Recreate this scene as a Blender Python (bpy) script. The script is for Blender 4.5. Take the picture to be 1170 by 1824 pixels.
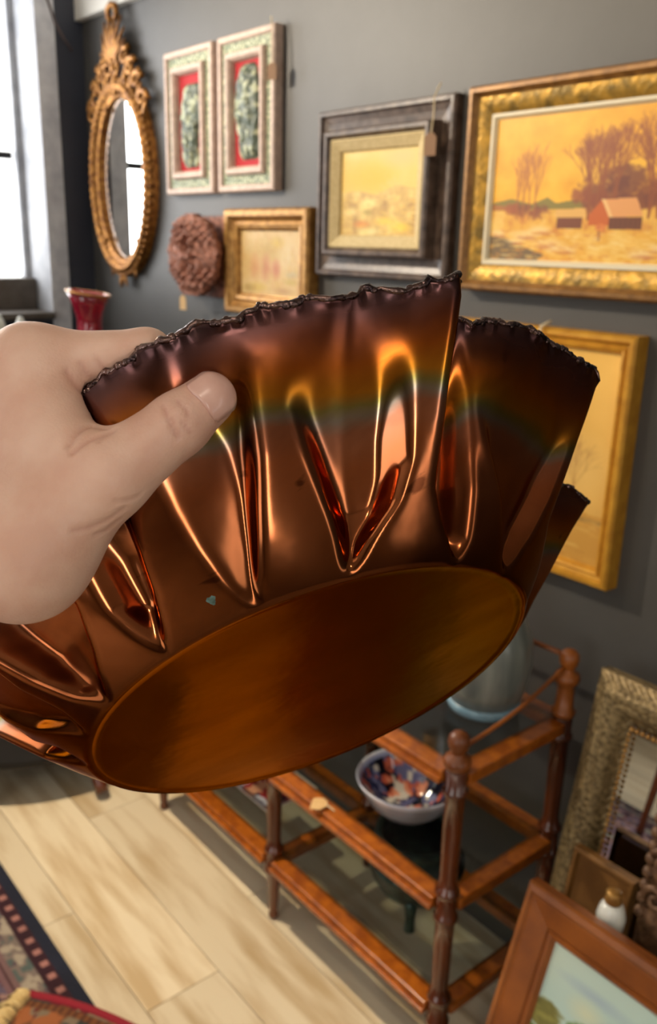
import bpy, bmesh, math, random
import numpy as np
from mathutils import Matrix, Vector, Euler
for o in list(bpy.data.objects): bpy.data.objects.remove(o)
S = bpy.context.scene
COL = S.collection
rnd = random.Random(7)
NR = np.random.default_rng(11)

# ------------------------------------------------------------------ camera
cam = bpy.data.cameras.new('camera'); co = bpy.data.objects.new('camera', cam); COL.objects.link(co)
co.matrix_world = Matrix(((0.634208, -0.242505, 0.734147, 0), (0.772733, 0.167164, -0.612324, 0),
                          (0.025769, 0.95564, 0.293408, 1.65), (0, 0, 0, 1)))
cam.sensor_fit = 'VERTICAL'; cam.sensor_height = 24; cam.lens = 24 * 1550 / 1824
cam.clip_start = .02; cam.clip_end = 60
cam.dof.use_dof = True; cam.dof.focus_distance = .37; cam.dof.aperture_fstop = 9.0
S.camera = co

# ------------------------------------------------------------------ world, lights, exposure
w = bpy.data.worlds.new('overcast_sky'); S.world = w; w.use_nodes = True
bg = w.node_tree.nodes['Background']; bg.inputs[0].default_value = (1, .985, .95, 1); bg.inputs[1].default_value = 3.0
S.view_settings.view_transform = 'Standard'; S.view_settings.look = 'None'
S.view_settings.exposure = 0.0; S.view_settings.gamma = 1.0
try: S.view_settings.use_curve_mapping = False
except Exception: pass
S.cycles.max_bounces = 8; S.cycles.diffuse_bounces = 4; S.cycles.glossy_bounces = 5
S.cycles.transparent_max_bounces = 12; S.cycles.caustics_reflective = False; S.cycles.caustics_refractive = False
S.cycles.sample_clamp_indirect = 4.0

def area(name, loc, rot, sx, sy, power, col, portal=False):
    l = bpy.data.lights.new(name, 'AREA'); l.shape = 'RECTANGLE'; l.size = sx; l.size_y = sy
    l.energy = power; l.color = col
    o = bpy.data.objects.new(name, l); COL.objects.link(o); o.location = loc; o.rotation_euler = rot
    if portal: l.cycles.is_portal = True
    return o
def spot(name, loc, aim, power, col, ang=70, blend=.6, rad=.04):
    l = bpy.data.lights.new(name, 'SPOT'); l.energy = power; l.color = col
    l.spot_size = math.radians(ang); l.spot_blend = blend; l.shadow_soft_size = rad
    o = bpy.data.objects.new(name, l); COL.objects.link(o); o.location = loc
    o.rotation_euler = (Vector(aim) - Vector(loc)).to_track_quat('-Z', 'Y').to_euler()
    return o
H90 = math.pi / 2; RX_ = 2.4
# daylight through the near left window, plus unseen windows added to light the copper
area('window_portal_near', (-3.47, .83, 2.0), (0, -H90, 0), 1.3, 1.1, 1, (1, 1, 1), True)
area('added_portal_far', (-3.47, -1.35, 1.75), (0, -H90, 0), 1.8, 1.3, 1, (1, 1, 1), True)  # portal of the added rear window in the left wall
area('added_portal_narrow', (RX_ + .12, -.60, 1.70), (0, H90, 0), 1.4, .48, 1, (1, 1, 1), True)  # portal of the added narrow window
area('added_highlight_lamp', (RX_ + .14, -.60, 1.70), (0, H90, 0), 1.4, .52, 16, (1, .97, .90))  # added lamp outside an unseen window, brightens the copper highlights
area('added_portal_right', (RX_ + .12, 1.23, 1.52), (0, H90, 0), 1.65, .42, 1, (1, 1, 1), True)  # portal of the added window near the back corner
area('window_daylight', (-3.52, .80, 1.98), (0, -H90, 0), 1.2, 1.05, 24, (.97, .98, 1))
area('added_ambient_lamp', (-1.0, -.9, 2.60), (0, 0, 0), 1.6, .6, 5, (1, .90, .76))  # added overhead fill for general ambient, not a known fitting
WARM = (1, .80, .55)
spot('ceiling_spot_wall', (-2.9, .10, 2.50), (-1.3, 1.5, 2.1), 150, (1, .87, .70), 95, .8)
spot('ceiling_spot_floor', (-2.0, .52, 2.58), (-1.78, .42, 0), 190, WARM, 66, .6, .03)
spot('ceiling_spot_paintings', (-1.6, .2, 2.52), (-.95, 1.5, 1.75), 30, WARM, 58, .9)
spot('added_hand_spot', (.45, -.35, 2.56), (-.36, .14, 1.52), 16, (1, .88, .72), 44, .8, .05)  # added spot that brightens the hand and bowl, not a known fitting

# ------------------------------------------------------------------ helpers
def lin(c):
    return tuple((x / 255 / 12.92) if x / 255 <= .04045 else ((x / 255 + .055) / 1.055) ** 2.4 for x in c)
def tag(o, label=None, cat=None, group=None, kind=None):
    if label: o['label'] = label
    if cat: o['category'] = cat
    if group: o['group'] = group
    if kind: o['kind'] = kind
    return o
def thing(name, loc, label, cat, group=None, rot=(0, 0, 0)):
    o = bpy.data.objects.new(name, None); COL.objects.link(o); o.location = loc; o.rotation_euler = rot
    o.empty_display_size = .05
    return tag(o, label, cat, group)
def mesh(name, V, F, m=None, parent=None, smooth=False, col=None):
    me = bpy.data.meshes.new(name)
    me.from_pydata([tuple(map(float, v)) for v in V] if not isinstance(V, list) else V, [], F if isinstance(F, list) else F.tolist())
    if col is not None:
        a = me.color_attributes.new('paint', 'FLOAT_COLOR', 'POINT')
        c4 = np.ones((len(V), 4), np.float32); c4[:, :3] = col; a.data.foreach_set('color', c4.ravel())
    if smooth: me.polygons.foreach_set('use_smooth', [True] * len(me.polygons))
    me.update()
    o = bpy.data.objects.new(name, me); COL.objects.link(o)
    if m: me.materials.append(m)
    if parent: o.parent = parent
    return o
class MB:
    """collects shapes for one mesh"""
    def __init__(s): s.V = []; s.F = []
    def add(s, V, F):
        n = len(s.V); s.V += [tuple(map(float, v)) for v in V]; s.F += [tuple(int(i) + n for i in f) for f in F]; return s
    def box(s, x0, x1, y0, y1, z0, z1, b=0):
        if b <= 0:
            V = [(x, y, z) for x in (x0, x1) for y in (y0, y1) for z in (z0, z1)]
            return s.add(V, [(0, 1, 3, 2), (4, 6, 7, 5), (0, 4, 5, 1), (2, 3, 7, 6), (0, 2, 6, 4), (1, 5, 7, 3)])
        bm = bmesh.new(); bmesh.ops.create_cube(bm, size=1)
        for v in bm.verts:
            v.co = ((x0 + x1) / 2 + v.co.x * (x1 - x0), (y0 + y1) / 2 + v.co.y * (y1 - y0), (z0 + z1) / 2 + v.co.z * (z1 - z0))
        bmesh.ops.bevel(bm, geom=bm.edges[:], offset=b, segments=2, affect='EDGES', profile=.5)
        s.add([v.co[:] for v in bm.verts], [[v.index for v in f.verts] for f in bm.faces]); bm.free(); return s
    def lathe(s, prof, n=24, c=(0, 0, 0), cap=True):
        V = []; F = []
        for r, z in prof:
            for k in range(n):
                a = 2 * math.pi * k / n; V.append((c[0] + r * math.cos(a), c[1] + r * math.sin(a), c[2] + z))
        for i in range(len(prof) - 1):
            for k in range(n):
                F.append((i * n + k, i * n + (k + 1) % n, (i + 1) * n + (k + 1) % n, (i + 1) * n + k))
        if cap: F.append(tuple(range(n - 1, -1, -1))); F.append(tuple((len(prof) - 1) * n + k for k in range(n)))
        return s.add(V, F)
    def tube(s, pts, rad, n=10, flat=1.0, closed=False):
        P = [Vector(p) for p in pts]; m = len(P); V = []; F = []
        rad = [rad] * m if not hasattr(rad, '__len__') else rad
        up = Vector((0, -1, 0))
        for i, p in enumerate(P):
            t = (P[(i + 1) % m] - P[i - 1]) if closed else (P[min(i + 1, m - 1)] - P[max(i - 1, 0)])
            if t.length < 1e-9: t = Vector((0, 0, 1))
            t.normalize()
            u = up - t * up.dot(t)
            if u.length < .05: u = Vector((1, 0, 0)) - t * t.x
            u.normalize(); v = t.cross(u)
            for k in range(n):
                a = 2 * math.pi * k / n; V.append(p + (u * math.cos(a) * flat + v * math.sin(a)) * rad[i])
        for i in range(m if closed else m - 1):
            j = (i + 1) % m
            for k in range(n): F.append((i * n + k, i * n + (k + 1) % n, j * n + (k + 1) % n, j * n + k))
        if not closed: F.append(tuple(range(n - 1, -1, -1))); F.append(tuple((m - 1) * n + k for k in range(n)))
        return s.add(V, F)
    def ball(s, c, r, nu=12, nv=8, sc=(1, 1, 1)):
        V = [(c[0], c[1], c[2] - r * sc[2])]; F = []
        for i in range(1, nv):
            b = -math.pi / 2 + math.pi * i / nv
            for k in range(nu):
                a = 2 * math.pi * k / nu
                V.append((c[0] + r * sc[0] * math.cos(b) * math.cos(a), c[1] + r * sc[1] * math.cos(b) * math.sin(a), c[2] + r * sc[2] * math.sin(b)))
        V.append((c[0], c[1], c[2] + r * sc[2]))
        for k in range(nu):
            F.append((0, 1 + (k + 1) % nu, 1 + k)); F.append((len(V) - 1, 1 + (nv - 2) * nu + k, 1 + (nv - 2) * nu + (k + 1) % nu))
        for i in range(nv - 2):
            for k in range(nu):
                F.append((1 + i * nu + k, 1 + i * nu + (k + 1) % nu, 1 + (i + 1) * nu + (k + 1) % nu, 1 + (i + 1) * nu + k))
        return s.add(V, F)
    def build(s, name, m, parent=None, smooth=False): return mesh(name, s.V, s.F, m, parent, smooth)

def smooth_noise(h, w, cell, seed=0, octaves=4):
    r = np.random.default_rng(seed); out = np.zeros((h, w)); amp = 1; tot = 0
    for o in range(octaves):
        c = max(1.5, cell / 2 ** o); gh, gw = int(h / c) + 3, int(w / c) + 3
        g = r.random((gh, gw)); y = np.arange(h) / c; x = np.arange(w) / c
        yi = y.astype(int); xi = x.astype(int); fy = (y - yi)[:, None]; fx = (x - xi)[None]
        fy = fy * fy * (3 - 2 * fy); fx = fx * fx * (3 - 2 * fx)
        a = g[yi][:, xi]; b = g[yi][:, xi + 1]; c_ = g[yi + 1][:, xi]; d = g[yi + 1][:, xi + 1]
        out += amp * ((a * (1 - fx) + b * fx) * (1 - fy) + (c_ * (1 - fx) + d * fx) * fy); tot += amp; amp *= .55
    return out / tot

# ------------------------------------------------------------------ materials
def newmat(name):
    m = bpy.data.materials.new(name); m.use_nodes = True; nt = m.node_tree
    return m, nt, nt.nodes['Principled BSDF']
def mat(name, c, rough=.5, metal=0, c2=None, scale=30, stretch=(1, 1, 1), bump=0, bscale=80, coat=0, detail=6, lo=.35, hi=.65, per_object=0):
    m, nt, b = newmat(name); N, Lk = nt.nodes, nt.links
    b.inputs['Roughness'].default_value = rough; b.inputs['Metallic'].default_value = metal
    b.inputs['Coat Weight'].default_value = coat; b.inputs['Coat Roughness'].default_value = .12
    c = lin(c); b.inputs['Base Color'].default_value = (*c, 1)
    tc = N.new('ShaderNodeTexCoord'); mp = N.new('ShaderNodeMapping'); Lk.new(tc.outputs['Object'], mp.inputs[0])
    mp.inputs['Scale'].default_value = stretch
    if per_object:
        oi = N.new('ShaderNodeObjectInfo'); vm = N.new('ShaderNodeVectorMath'); vm.operation = 'SCALE'
        cx = N.new('ShaderNodeCombineXYZ')
        for i in range(3): Lk.new(oi.outputs['Random'], cx.inputs[i])
        Lk.new(cx.outputs[0], vm.inputs[0]); vm.inputs['Scale'].default_value = 37; Lk.new(vm.outputs[0], mp.inputs['Location'])
    if c2 is not None:
        no = N.new('ShaderNodeTexNoise'); no.inputs['Scale'].default_value = scale; no.inputs['Detail'].default_value = detail
        Lk.new(mp.outputs[0], no.inputs['Vector'])
        r = N.new('ShaderNodeValToRGB'); r.color_ramp.elements[0].position = lo; r.color_ramp.elements[1].position = hi
        r.color_ramp.elements[0].color = (*c, 1); r.color_ramp.elements[1].color = (*lin(c2), 1)
        Lk.new(no.outputs['Fac'], r.inputs[0]); last = r.outputs[0]
        if per_object:
            hs = N.new('ShaderNodeHueSaturation'); ma = N.new('ShaderNodeMapRange')
            Lk.new(oi.outputs['Random'], ma.inputs[0]); ma.inputs[3].default_value = 1 - per_object; ma.inputs[4].default_value = 1 + per_object
            Lk.new(ma.outputs[0], hs.inputs['Value']); Lk.new(last, hs.inputs['Color']); last = hs.outputs[0]
        Lk.new(last, b.inputs['Base Color'])
    if bump:
        n2 = N.new('ShaderNodeTexNoise'); n2.inputs['Scale'].default_value = bscale; n2.inputs['Detail'].default_value = 5
        Lk.new(mp.outputs[0], n2.inputs['Vector'])
        bp = N.new('ShaderNodeBump'); bp.inputs['Strength'].default_value = bump; bp.inputs['Distance'].default_value = .003
        Lk.new(n2.outputs['Fac'], bp.inputs['Height']); Lk.new(bp.outputs[0], b.inputs['Normal'])
    return m
def paintmat(name, rough=.45, coat=0, metal=0, bump=.15, bscale=250):
    m, nt, b = newmat(name); N, Lk = nt.nodes, nt.links
    a = N.new('ShaderNodeVertexColor'); a.layer_name = 'paint'; Lk.new(a.outputs[0], b.inputs['Base Color'])
    b.inputs['Roughness'].default_value = rough; b.inputs['Coat Weight'].default_value = coat; b.inputs['Metallic'].default_value = metal
    if bump:
        tc = N.new('ShaderNodeTexCoord'); n2 = N.new('ShaderNodeTexNoise'); n2.inputs['Scale'].default_value = bscale
        Lk.new(tc.outputs['Object'], n2.inputs['Vector']); bp = N.new('ShaderNodeBump'); bp.inputs['Strength'].default_value = bump
        bp.inputs['Distance'].default_value = .002; Lk.new(n2.outputs['Fac'], bp.inputs['Height']); Lk.new(bp.outputs[0], b.inputs['Normal'])
    return m
def glassmat(name, tint=(1, 1, 1), refl=1.0):
    m, nt, b = newmat(name); N, Lk = nt.nodes, nt.links; N.remove(b)
    out = N['Material Output']; t = N.new('ShaderNodeBsdfTransparent'); t.inputs[0].default_value = (*tint, 1)
    g = N.new('ShaderNodeBsdfGlossy'); g.inputs['Roughness'].default_value = .02
    fr = N.new('ShaderNodeLayerWeight'); fr.inputs[0].default_value = .5; pw = N.new('ShaderNodeMath'); pw.operation = 'POWER'; pw.inputs[1].default_value = 4; Lk.new(fr.outputs['Facing'], pw.inputs[0]); pa = N.new('ShaderNodeMath'); pa.operation = 'MULTIPLY_ADD'; Lk.new(pw.outputs[0], pa.inputs[0]); pa.inputs[1].default_value = .8; pa.inputs[2].default_value = .03
    mx = N.new('ShaderNodeMixShader'); ml = N.new('ShaderNodeMath'); ml.operation = 'MULTIPLY'; ml.inputs[1].default_value = refl
    Lk.new(pa.outputs[0], ml.inputs[0]); Lk.new(ml.outputs[0], mx.inputs[0]); Lk.new(t.outputs[0], mx.inputs[1]); Lk.new(g.outputs[0], mx.inputs[2])
    Lk.new(mx.outputs[0], out.inputs[0]); return m

M = dict(
    wall=mat('charcoal_wall_paint', (74, 72, 69), .5, c2=(79, 77, 74), scale=6, bump=.08, bscale=160),
    pier=mat('lit_pier_plaster', (226, 228, 234), .85, c2=(196, 199, 208), scale=16, bump=.5, bscale=60),  # the reveal plaster again, lightened so the pier looks daylit
    backwall=mat('beige_wall_paint', (172, 158, 138), .7),
    wall_left=mat('shaded_charcoal_paint', (50, 54, 66), .5, c2=(56, 60, 72), scale=6, bump=.08, bscale=160),  # the charcoal paint again, with backlit shade put into its colour
    plaster=mat('pale_plaster', (184, 186, 190), .85, c2=(158, 160, 166), scale=14, bump=.5, bscale=60),
    white=mat('white_gloss_paint', (228, 224, 214), .4),
    ceiling=mat('ceiling_paint', (210, 206, 198), .8),
    floor=mat('floor_underlay', (90, 75, 55), .8),
    plank=mat('pale_oak_plank', (200, 176, 138), .36, c2=(234, 220, 192), scale=4, stretch=(.7, 5, 5), bump=.08, bscale=20, per_object=.10, lo=.32, hi=.56),
    darkwood=mat('dark_stained_wood', (14, 11, 9), .75, c2=(22, 15, 11), scale=10, stretch=(1, 1, .2)),
    sill=mat('weathered_brown_wood', (92, 84, 76), .6, c2=(76, 68, 60), scale=20),
    mahog=mat('polished_mahogany', (74, 30, 10), .25, c2=(100, 46, 16), scale=24, stretch=(1, 1, .25), coat=.5),
    rail=mat('honey_burr_wood', (172, 94, 22), .30, c2=(134, 66, 12), scale=40, coat=.4, bump=.02),
    oak=mat('golden_oak', (156, 86, 28), .4, c2=(108, 54, 16), scale=9, stretch=(1, 1, 1), coat=.2),
    gilt=mat('antique_gilt', (184, 128, 62), .38, metal=.7, c2=(112, 68, 28), scale=60, bump=.3, bscale=140),
    gold_bright=mat('bright_gold_leaf', (184, 138, 72), .38, metal=.5, c2=(142, 98, 44), scale=50, bump=.15, bscale=200),
    gold_band=mat('mottled_gold_leaf', (196, 150, 58), .42, metal=.5, c2=(116, 92, 38), scale=38, bump=.4, bscale=120),
    gold_yellow=mat('yellow_gold_paint', (214, 156, 50), .4, metal=.35, c2=(190, 132, 38), scale=30, bump=.1),
    rimwood=mat('copper_gold_rail', (150, 108, 56), .4, metal=.3, c2=(116, 80, 38), scale=50),
    cream=mat('cream_linen', (206, 186, 138), .8, c2=(190, 168, 120), scale=120, bump=.2, bscale=400),
    linerpale=mat('pale_slip', (222, 212, 184), .5),
    taupe=mat('taupe_limed_wood', (108, 90, 78), .36, c2=(66, 52, 44), scale=40, stretch=(1, 1, 1)),
    greenband=mat('verdigris_crackle', (196, 196, 160), .5, c2=(84, 104, 78), scale=130, bump=.6, bscale=200, lo=.42, hi=.56),
    pinkwhite=mat('chalky_pink_white', (210, 186, 170), .55, c2=(186, 162, 148), scale=60, bump=.15),
    red=mat('crimson_velvet', (172, 26, 36), .8, bump=.2, bscale=300),
    terracotta=mat('fired_terracotta', (168, 112, 92), .7, c2=(96, 56, 42), scale=70, bump=.9, bscale=120),
    tagm=mat('manila_tag', (206, 172, 122), .8, c2=(196, 160, 108), scale=60),
    browntag=mat('kraft_tag', (140, 108, 82), .8),
    string=mat('pale_string', (214, 196, 160), .9),
    mirror=None,
    pane=glassmat('window_glass', (1, 1, 1)), shelfglass=glassmat('shelf_glass', (.82, .84, .83), .6),
    bronze=mat('green_patinated_bronze', (30, 44, 40), .35, metal=.5, c2=(52, 78, 70), scale=40, bump=.4, bscale=90),
    ceramic=mat('grey_blue_glaze', (138, 142, 134), .3, c2=(96, 102, 98), scale=30, stretch=(1, 1, .12), coat=.3),
    bluerim=mat('pale_blue_glaze', (132, 164, 178), .25, c2=(108, 140, 156), scale=40),
    china=mat('white_china', (232, 232, 222), .2, coat=.4),
    silvergold=mat('carved_silver_gilt', (166, 142, 98), .40, metal=.45, c2=(96, 78, 48), scale=120, bump=.5, bscale=220),
    carved=mat('carved_brown_gilt', (126, 92, 62), .5, metal=.25, c2=(84, 56, 36), scale=90, bump=.4, bscale=150),
    tan=mat('tan_panel_wood', (150, 104, 50), .5, c2=(128, 86, 38), scale=16),
    fringe=mat('cream_wool', (222, 196, 140), .95, c2=(196, 168, 112), scale=90),
    rededge=mat('crimson_wool_binding', (140, 18, 38), .85, bump=.4, bscale=300),
    iron=mat('black_iron', (26, 26, 28), .5, metal=.4),
    wire=mat('brown_cable', (104, 92, 92), .6),
    paint=paintmat('oil_paint'), weave=paintmat('woven_wool', .95, bump=.5, bscale=500), glaze=paintmat('painted_glaze', .12, coat=.5, bump=0),
    relief=paintmat('painted_relief', .5, bump=.4, bscale=200),
)
m, nt, b = newmat('silvered_glass'); b.inputs['Base Color'].default_value = (.86, .88, .87, 1); b.inputs['Metallic'].default_value = 1; b.inputs['Roughness'].default_value = .015; M['mirror'] = m
m, nt, b = newmat('ruby_glass'); b.inputs['Base Color'].default_value = (.50, .012, .05, 1); b.inputs['Roughness'].default_value = .06
b.inputs['Transmission Weight'].default_value = .55; b.inputs['Coat Weight'].default_value = .5; M['ruby'] = m

# ------------------------------------------------------------------ the room
WY = 1.5; WX = -3.23; CZ = 2.66; RX = 2.4; FY = -2.9
def struct(o): return tag(o, kind='structure')
fl = struct(MB().box(-3.5, RX, FY, WY + .1, -.06, -.008).build('floor', M['floor']))
pm = None; k = 0
pl_w, pl_l = .19, 1.27
row = 0; y = .69 - 19 * pl_w
rows = []
while y < WY: rows.append(y); y += pl_w
for ri, y0 in enumerate(rows):
    off = -1.80 if abs(y0 - (.69 - pl_w)) < .001 else -1.80 + (ri * .437) % 1 * pl_l
    xs = off - pl_l * 3
    while xs < RX:
        if xs + pl_l > WX and xs > -4.6 and y0 + pl_w <= WY + .2:
            x0, x1 = max(xs, WX), min(xs + pl_l, RX)
            y1 = min(y0 + pl_w, WY)
            if x1 - x0 > .02 and y1 - y0 > .02:
                full = abs(x1 - x0 - pl_l) < 1e-4 and abs(y1 - y0 - pl_w) < 1e-4
                if full and pm:
                    o = bpy.data.objects.new('plank', pm); COL.objects.link(o)
                else:
                    g = .0009
                    o = MB().box(g, x1 - x0 - g, g, y1 - y0 - g, -.009, 0, .0008).build('plank', M['plank'])
                    if full: pm = o.data
                o.location = (x0, y0, 0); o.parent = fl
        xs += pl_l
struct(MB().box(-3.6, RX + .1, WY, WY + .12, 0, CZ).build('wall_back', M['wall']))
W4 = (1.02, 1.44, .7, 2.35); W5 = (-.85, -.35, 1.0, 2.40)  # unseen windows, added to put bright streaks on the copper
mb = MB()
for ya, yb in ((FY, W5[0]), (W5[1], W4[0]), (W4[1], WY)): mb.box(RX, RX + .1, ya, yb, 0, CZ)
for q in (W4, W5): mb.box(RX, RX + .1, q[0], q[1], 0, q[2]).box(RX, RX + .1, q[0], q[1], q[3], CZ)
struct(mb.build('wall_right', M['backwall']))
for nm, q in (('added_window_4', W4), ('added_window_5', W5)):
    r4 = struct(MB().box(RX + .02, RX + .07, q[0], q[0] + .05, q[2], q[3]).box(RX + .02, RX + .07, q[1] - .05, q[1], q[2], q[3]).box(RX + .02, RX + .07, q[0] + .05, q[1] - .05, q[3] - .05, q[3]).box(RX + .02, RX + .07, q[0] + .05, q[1] - .05, q[2], q[2] + .05).build(nm, M['sill']))
    MB().box(RX + .04, RX + .045, q[0] + .04, q[1] - .04, q[2] + .04, q[3] - .04).build('pane', M['pane'], r4)
struct(MB().box(-3.6, RX + .1, FY - .1, WY + .12, CZ, CZ + .1).build('ceiling', M['ceiling']))
struct(MB().box(WX, RX, WY - .027, WY, 2.379, CZ).build('trim_1', M['white']))
# front wall with a wide unseen window, added for reflections in the copper
mb = MB(); mb.box(-3.6, -1.2, FY - .1, FY, 0, CZ).box(1.0, RX + .1, FY - .1, FY, 0, CZ).box(-1.2, 1.0, FY - .1, FY, 0, .7).box(-1.2, 1.0, FY - .1, FY, 2.3, CZ)
struct(mb.build('wall_front', M['backwall']))
# left wall with the near window opening and an added rear one
W1 = (.30, 1.335, 1.36, 2.60); W2 = (-2.0, -.75, .85, 2.5)
mb = MB(); x0, x1 = WX - .24, WX
mb.box(x0, x1, W1[1], WY, 0, CZ).box(x0, x1, W2[1], W1[0], 0, CZ).box(x0, x1, FY, W2[0], 0, CZ)
mb.box(x0, x1, W1[0], W1[1], 0, W1[2]).box(x0, x1, W1[0], W1[1], W1[3], CZ).box(x0, x1, W2[0], W2[1], 0, W2[2]).box(x0, x1, W2[0], W2[1], W2[3], CZ)
struct(mb.build('wall_left', M['wall_left']))
# plastered reveals
mb = MB(); y0, y1, z0, z1 = W1
mb.box(x0, x1 + .002, y1 - .012, y1 + .0005, z0, z1).box(x0, x1 + .002, y0 - .0005, y0 + .012, z0, z1).box(x0, x1 + .002, y0, y1, z1 - .012, z1 + .0005)
struct(mb.build('trim_2', M['plaster']))
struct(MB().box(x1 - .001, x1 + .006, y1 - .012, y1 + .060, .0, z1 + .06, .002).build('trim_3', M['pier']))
def window(name, y0, y1, z0, z1, mull, verts):
    r = struct(MB().box(x0 + .015, x0 + .055, y0 + .012, y0 + .05, z0, z1).box(x0 + .015, x0 + .055, y1 - .035, y1 - .012, z0, z1)
               .box(x0 + .015, x0 + .055, y0 + .012, y1 - .012, z1 - .06, z1 - .012).build(name, M['plaster']))
    for zz in mull: MB().box(x0 + .018, x0 + .05, y0 + .05, y1 - .05, zz - .012, zz + .012).build('glazing_bar', M['iron'], r)
    for yy in verts: MB().box(x0 + .018, x0 + .05, yy - .012, yy + .012, z0, z1 - .06).build('glazing_bar', M['iron'], r)
    MB().box(x0 + .03, x0 + .034, y0 + .03, y1 - .03, z0 + .02, z1 - .03).build('pane', M['pane'], r)
    return r
wn = window('window_1', *W1, mull=[1.935], verts=[.82])
MB().box(x0 + .01, x0 + .11, W1[0] + .013, W1[1] - .013, 1.372, 1.50, .006).build('bottom_rail', M['sill'], wn)
MB().box(x0 + .05, WX + .035, W1[0] + .014, W1[1] - .014, 1.36, 1.385, .005).build('window_sill', M['sill'], wn)
window('added_window_2', *W2, mull=[1.7], verts=[-1.375])  # unseen window, added for highlights on the bowl
r = struct(MB().box(-1.2, -1.15, FY - .08, FY - .03, .7, 2.3).box(.95, 1.0, FY - .08, FY - .03, .7, 2.3).box(-1.15, .95, FY - .08, FY - .03, 2.25, 2.3).box(-1.15, .95, FY - .08, FY - .03, .7, .75).build('added_window_3', M['sill']))
MB().box(-1.16, .96, FY - .06, FY - .055, .74, 2.26).build('pane', M['pane'], r)
struct(MB().box(WX, RX, WY - .012, WY, 0, .09).build('baseboard_back', M['wall']))
# dangling cable on the window wall
o = MB().tube([(-3.222, 1.36, 2.46), (-3.220, 1.376, 2.42), (-3.219, 1.395, 2.36), (-3.219, 1.420, 2.32), (-3.220, 1.452, 2.28)], .0045, 6).build('cable', M['wire'], smooth=True)
tag(o, 'thin loose brown cable hanging down the dark wall beside the window', 'cable')

# ------------------------------------------------------------------ paintings (flat paint on canvas)
def C(*c): return np.array(c, float)
def blend(img, a, col): img[:] = img * (1 - a[..., None]) + np.asarray(col, float) * a[..., None]
def line(img, xa, ya, xb, yb, wd, col, al=1.0):
    h, w_ = img.shape[:2]; pad = wd + 1
    i0, i1 = int(max(0, min(ya, yb) - pad)), int(min(h, max(ya, yb) + pad + 1)); j0, j1 = int(max(0, min(xa, xb) - pad)), int(min(w_, max(xa, xb) + pad + 1))
    if i1 <= i0 or j1 <= j0: return
    Y, X = np.mgrid[i0:i1, j0:j1]; dx, dy = xb - xa, yb - ya; L2 = dx * dx + dy * dy + 1e-9
    t = np.clip(((X - xa) * dx + (Y - ya) * dy) / L2, 0, 1); d = np.hypot(X - xa - t * dx, Y - ya - t * dy)
    blend(img[i0:i1, j0:j1], np.clip(wd / 2 + .5 - d, 0, 1) * al, col)
def blob(img, x, y, rx, ry, col, al=1.0, soft=.35):
    Y, X = np.mgrid[0:img.shape[0], 0:img.shape[1]]; d = np.hypot((X - x) / rx, (Y - y) / ry)
    blend(img, np.clip((1 - d) / soft, 0, 1) * al, col)
def poly(img, pts, col, al=1.0):
    Y, X = np.mgrid[0:img.shape[0], 0:img.shape[1]]; ins = np.zeros(img.shape[:2], bool); n = len(pts)
    for i in range(n):
        xa, ya = pts[i]; xb, yb = pts[(i + 1) % n]
        cnd = ((ya > Y) != (yb > Y)) & (X < (xb - xa) * (Y - ya) / ((yb - ya) or 1e-9) + xa); ins ^= cnd
    blend(img, ins * al, col)
def tree(img, x, y, ln, ang, wd, col, r, depth, spread=.45, al=.8):
    xb, yb = x + ln * math.sin(ang), y - ln * math.cos(ang); line(img, x, y, xb, yb, wd, col, al)
    if depth <= 0: return
    for _ in range(3 if depth > 1 else 2):
        tree(img, xb, yb, ln * r.uniform(.6, .82), ang + r.uniform(-spread, spread), max(.6, wd * .66), col, r, depth - 1, spread, al * .92)

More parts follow.
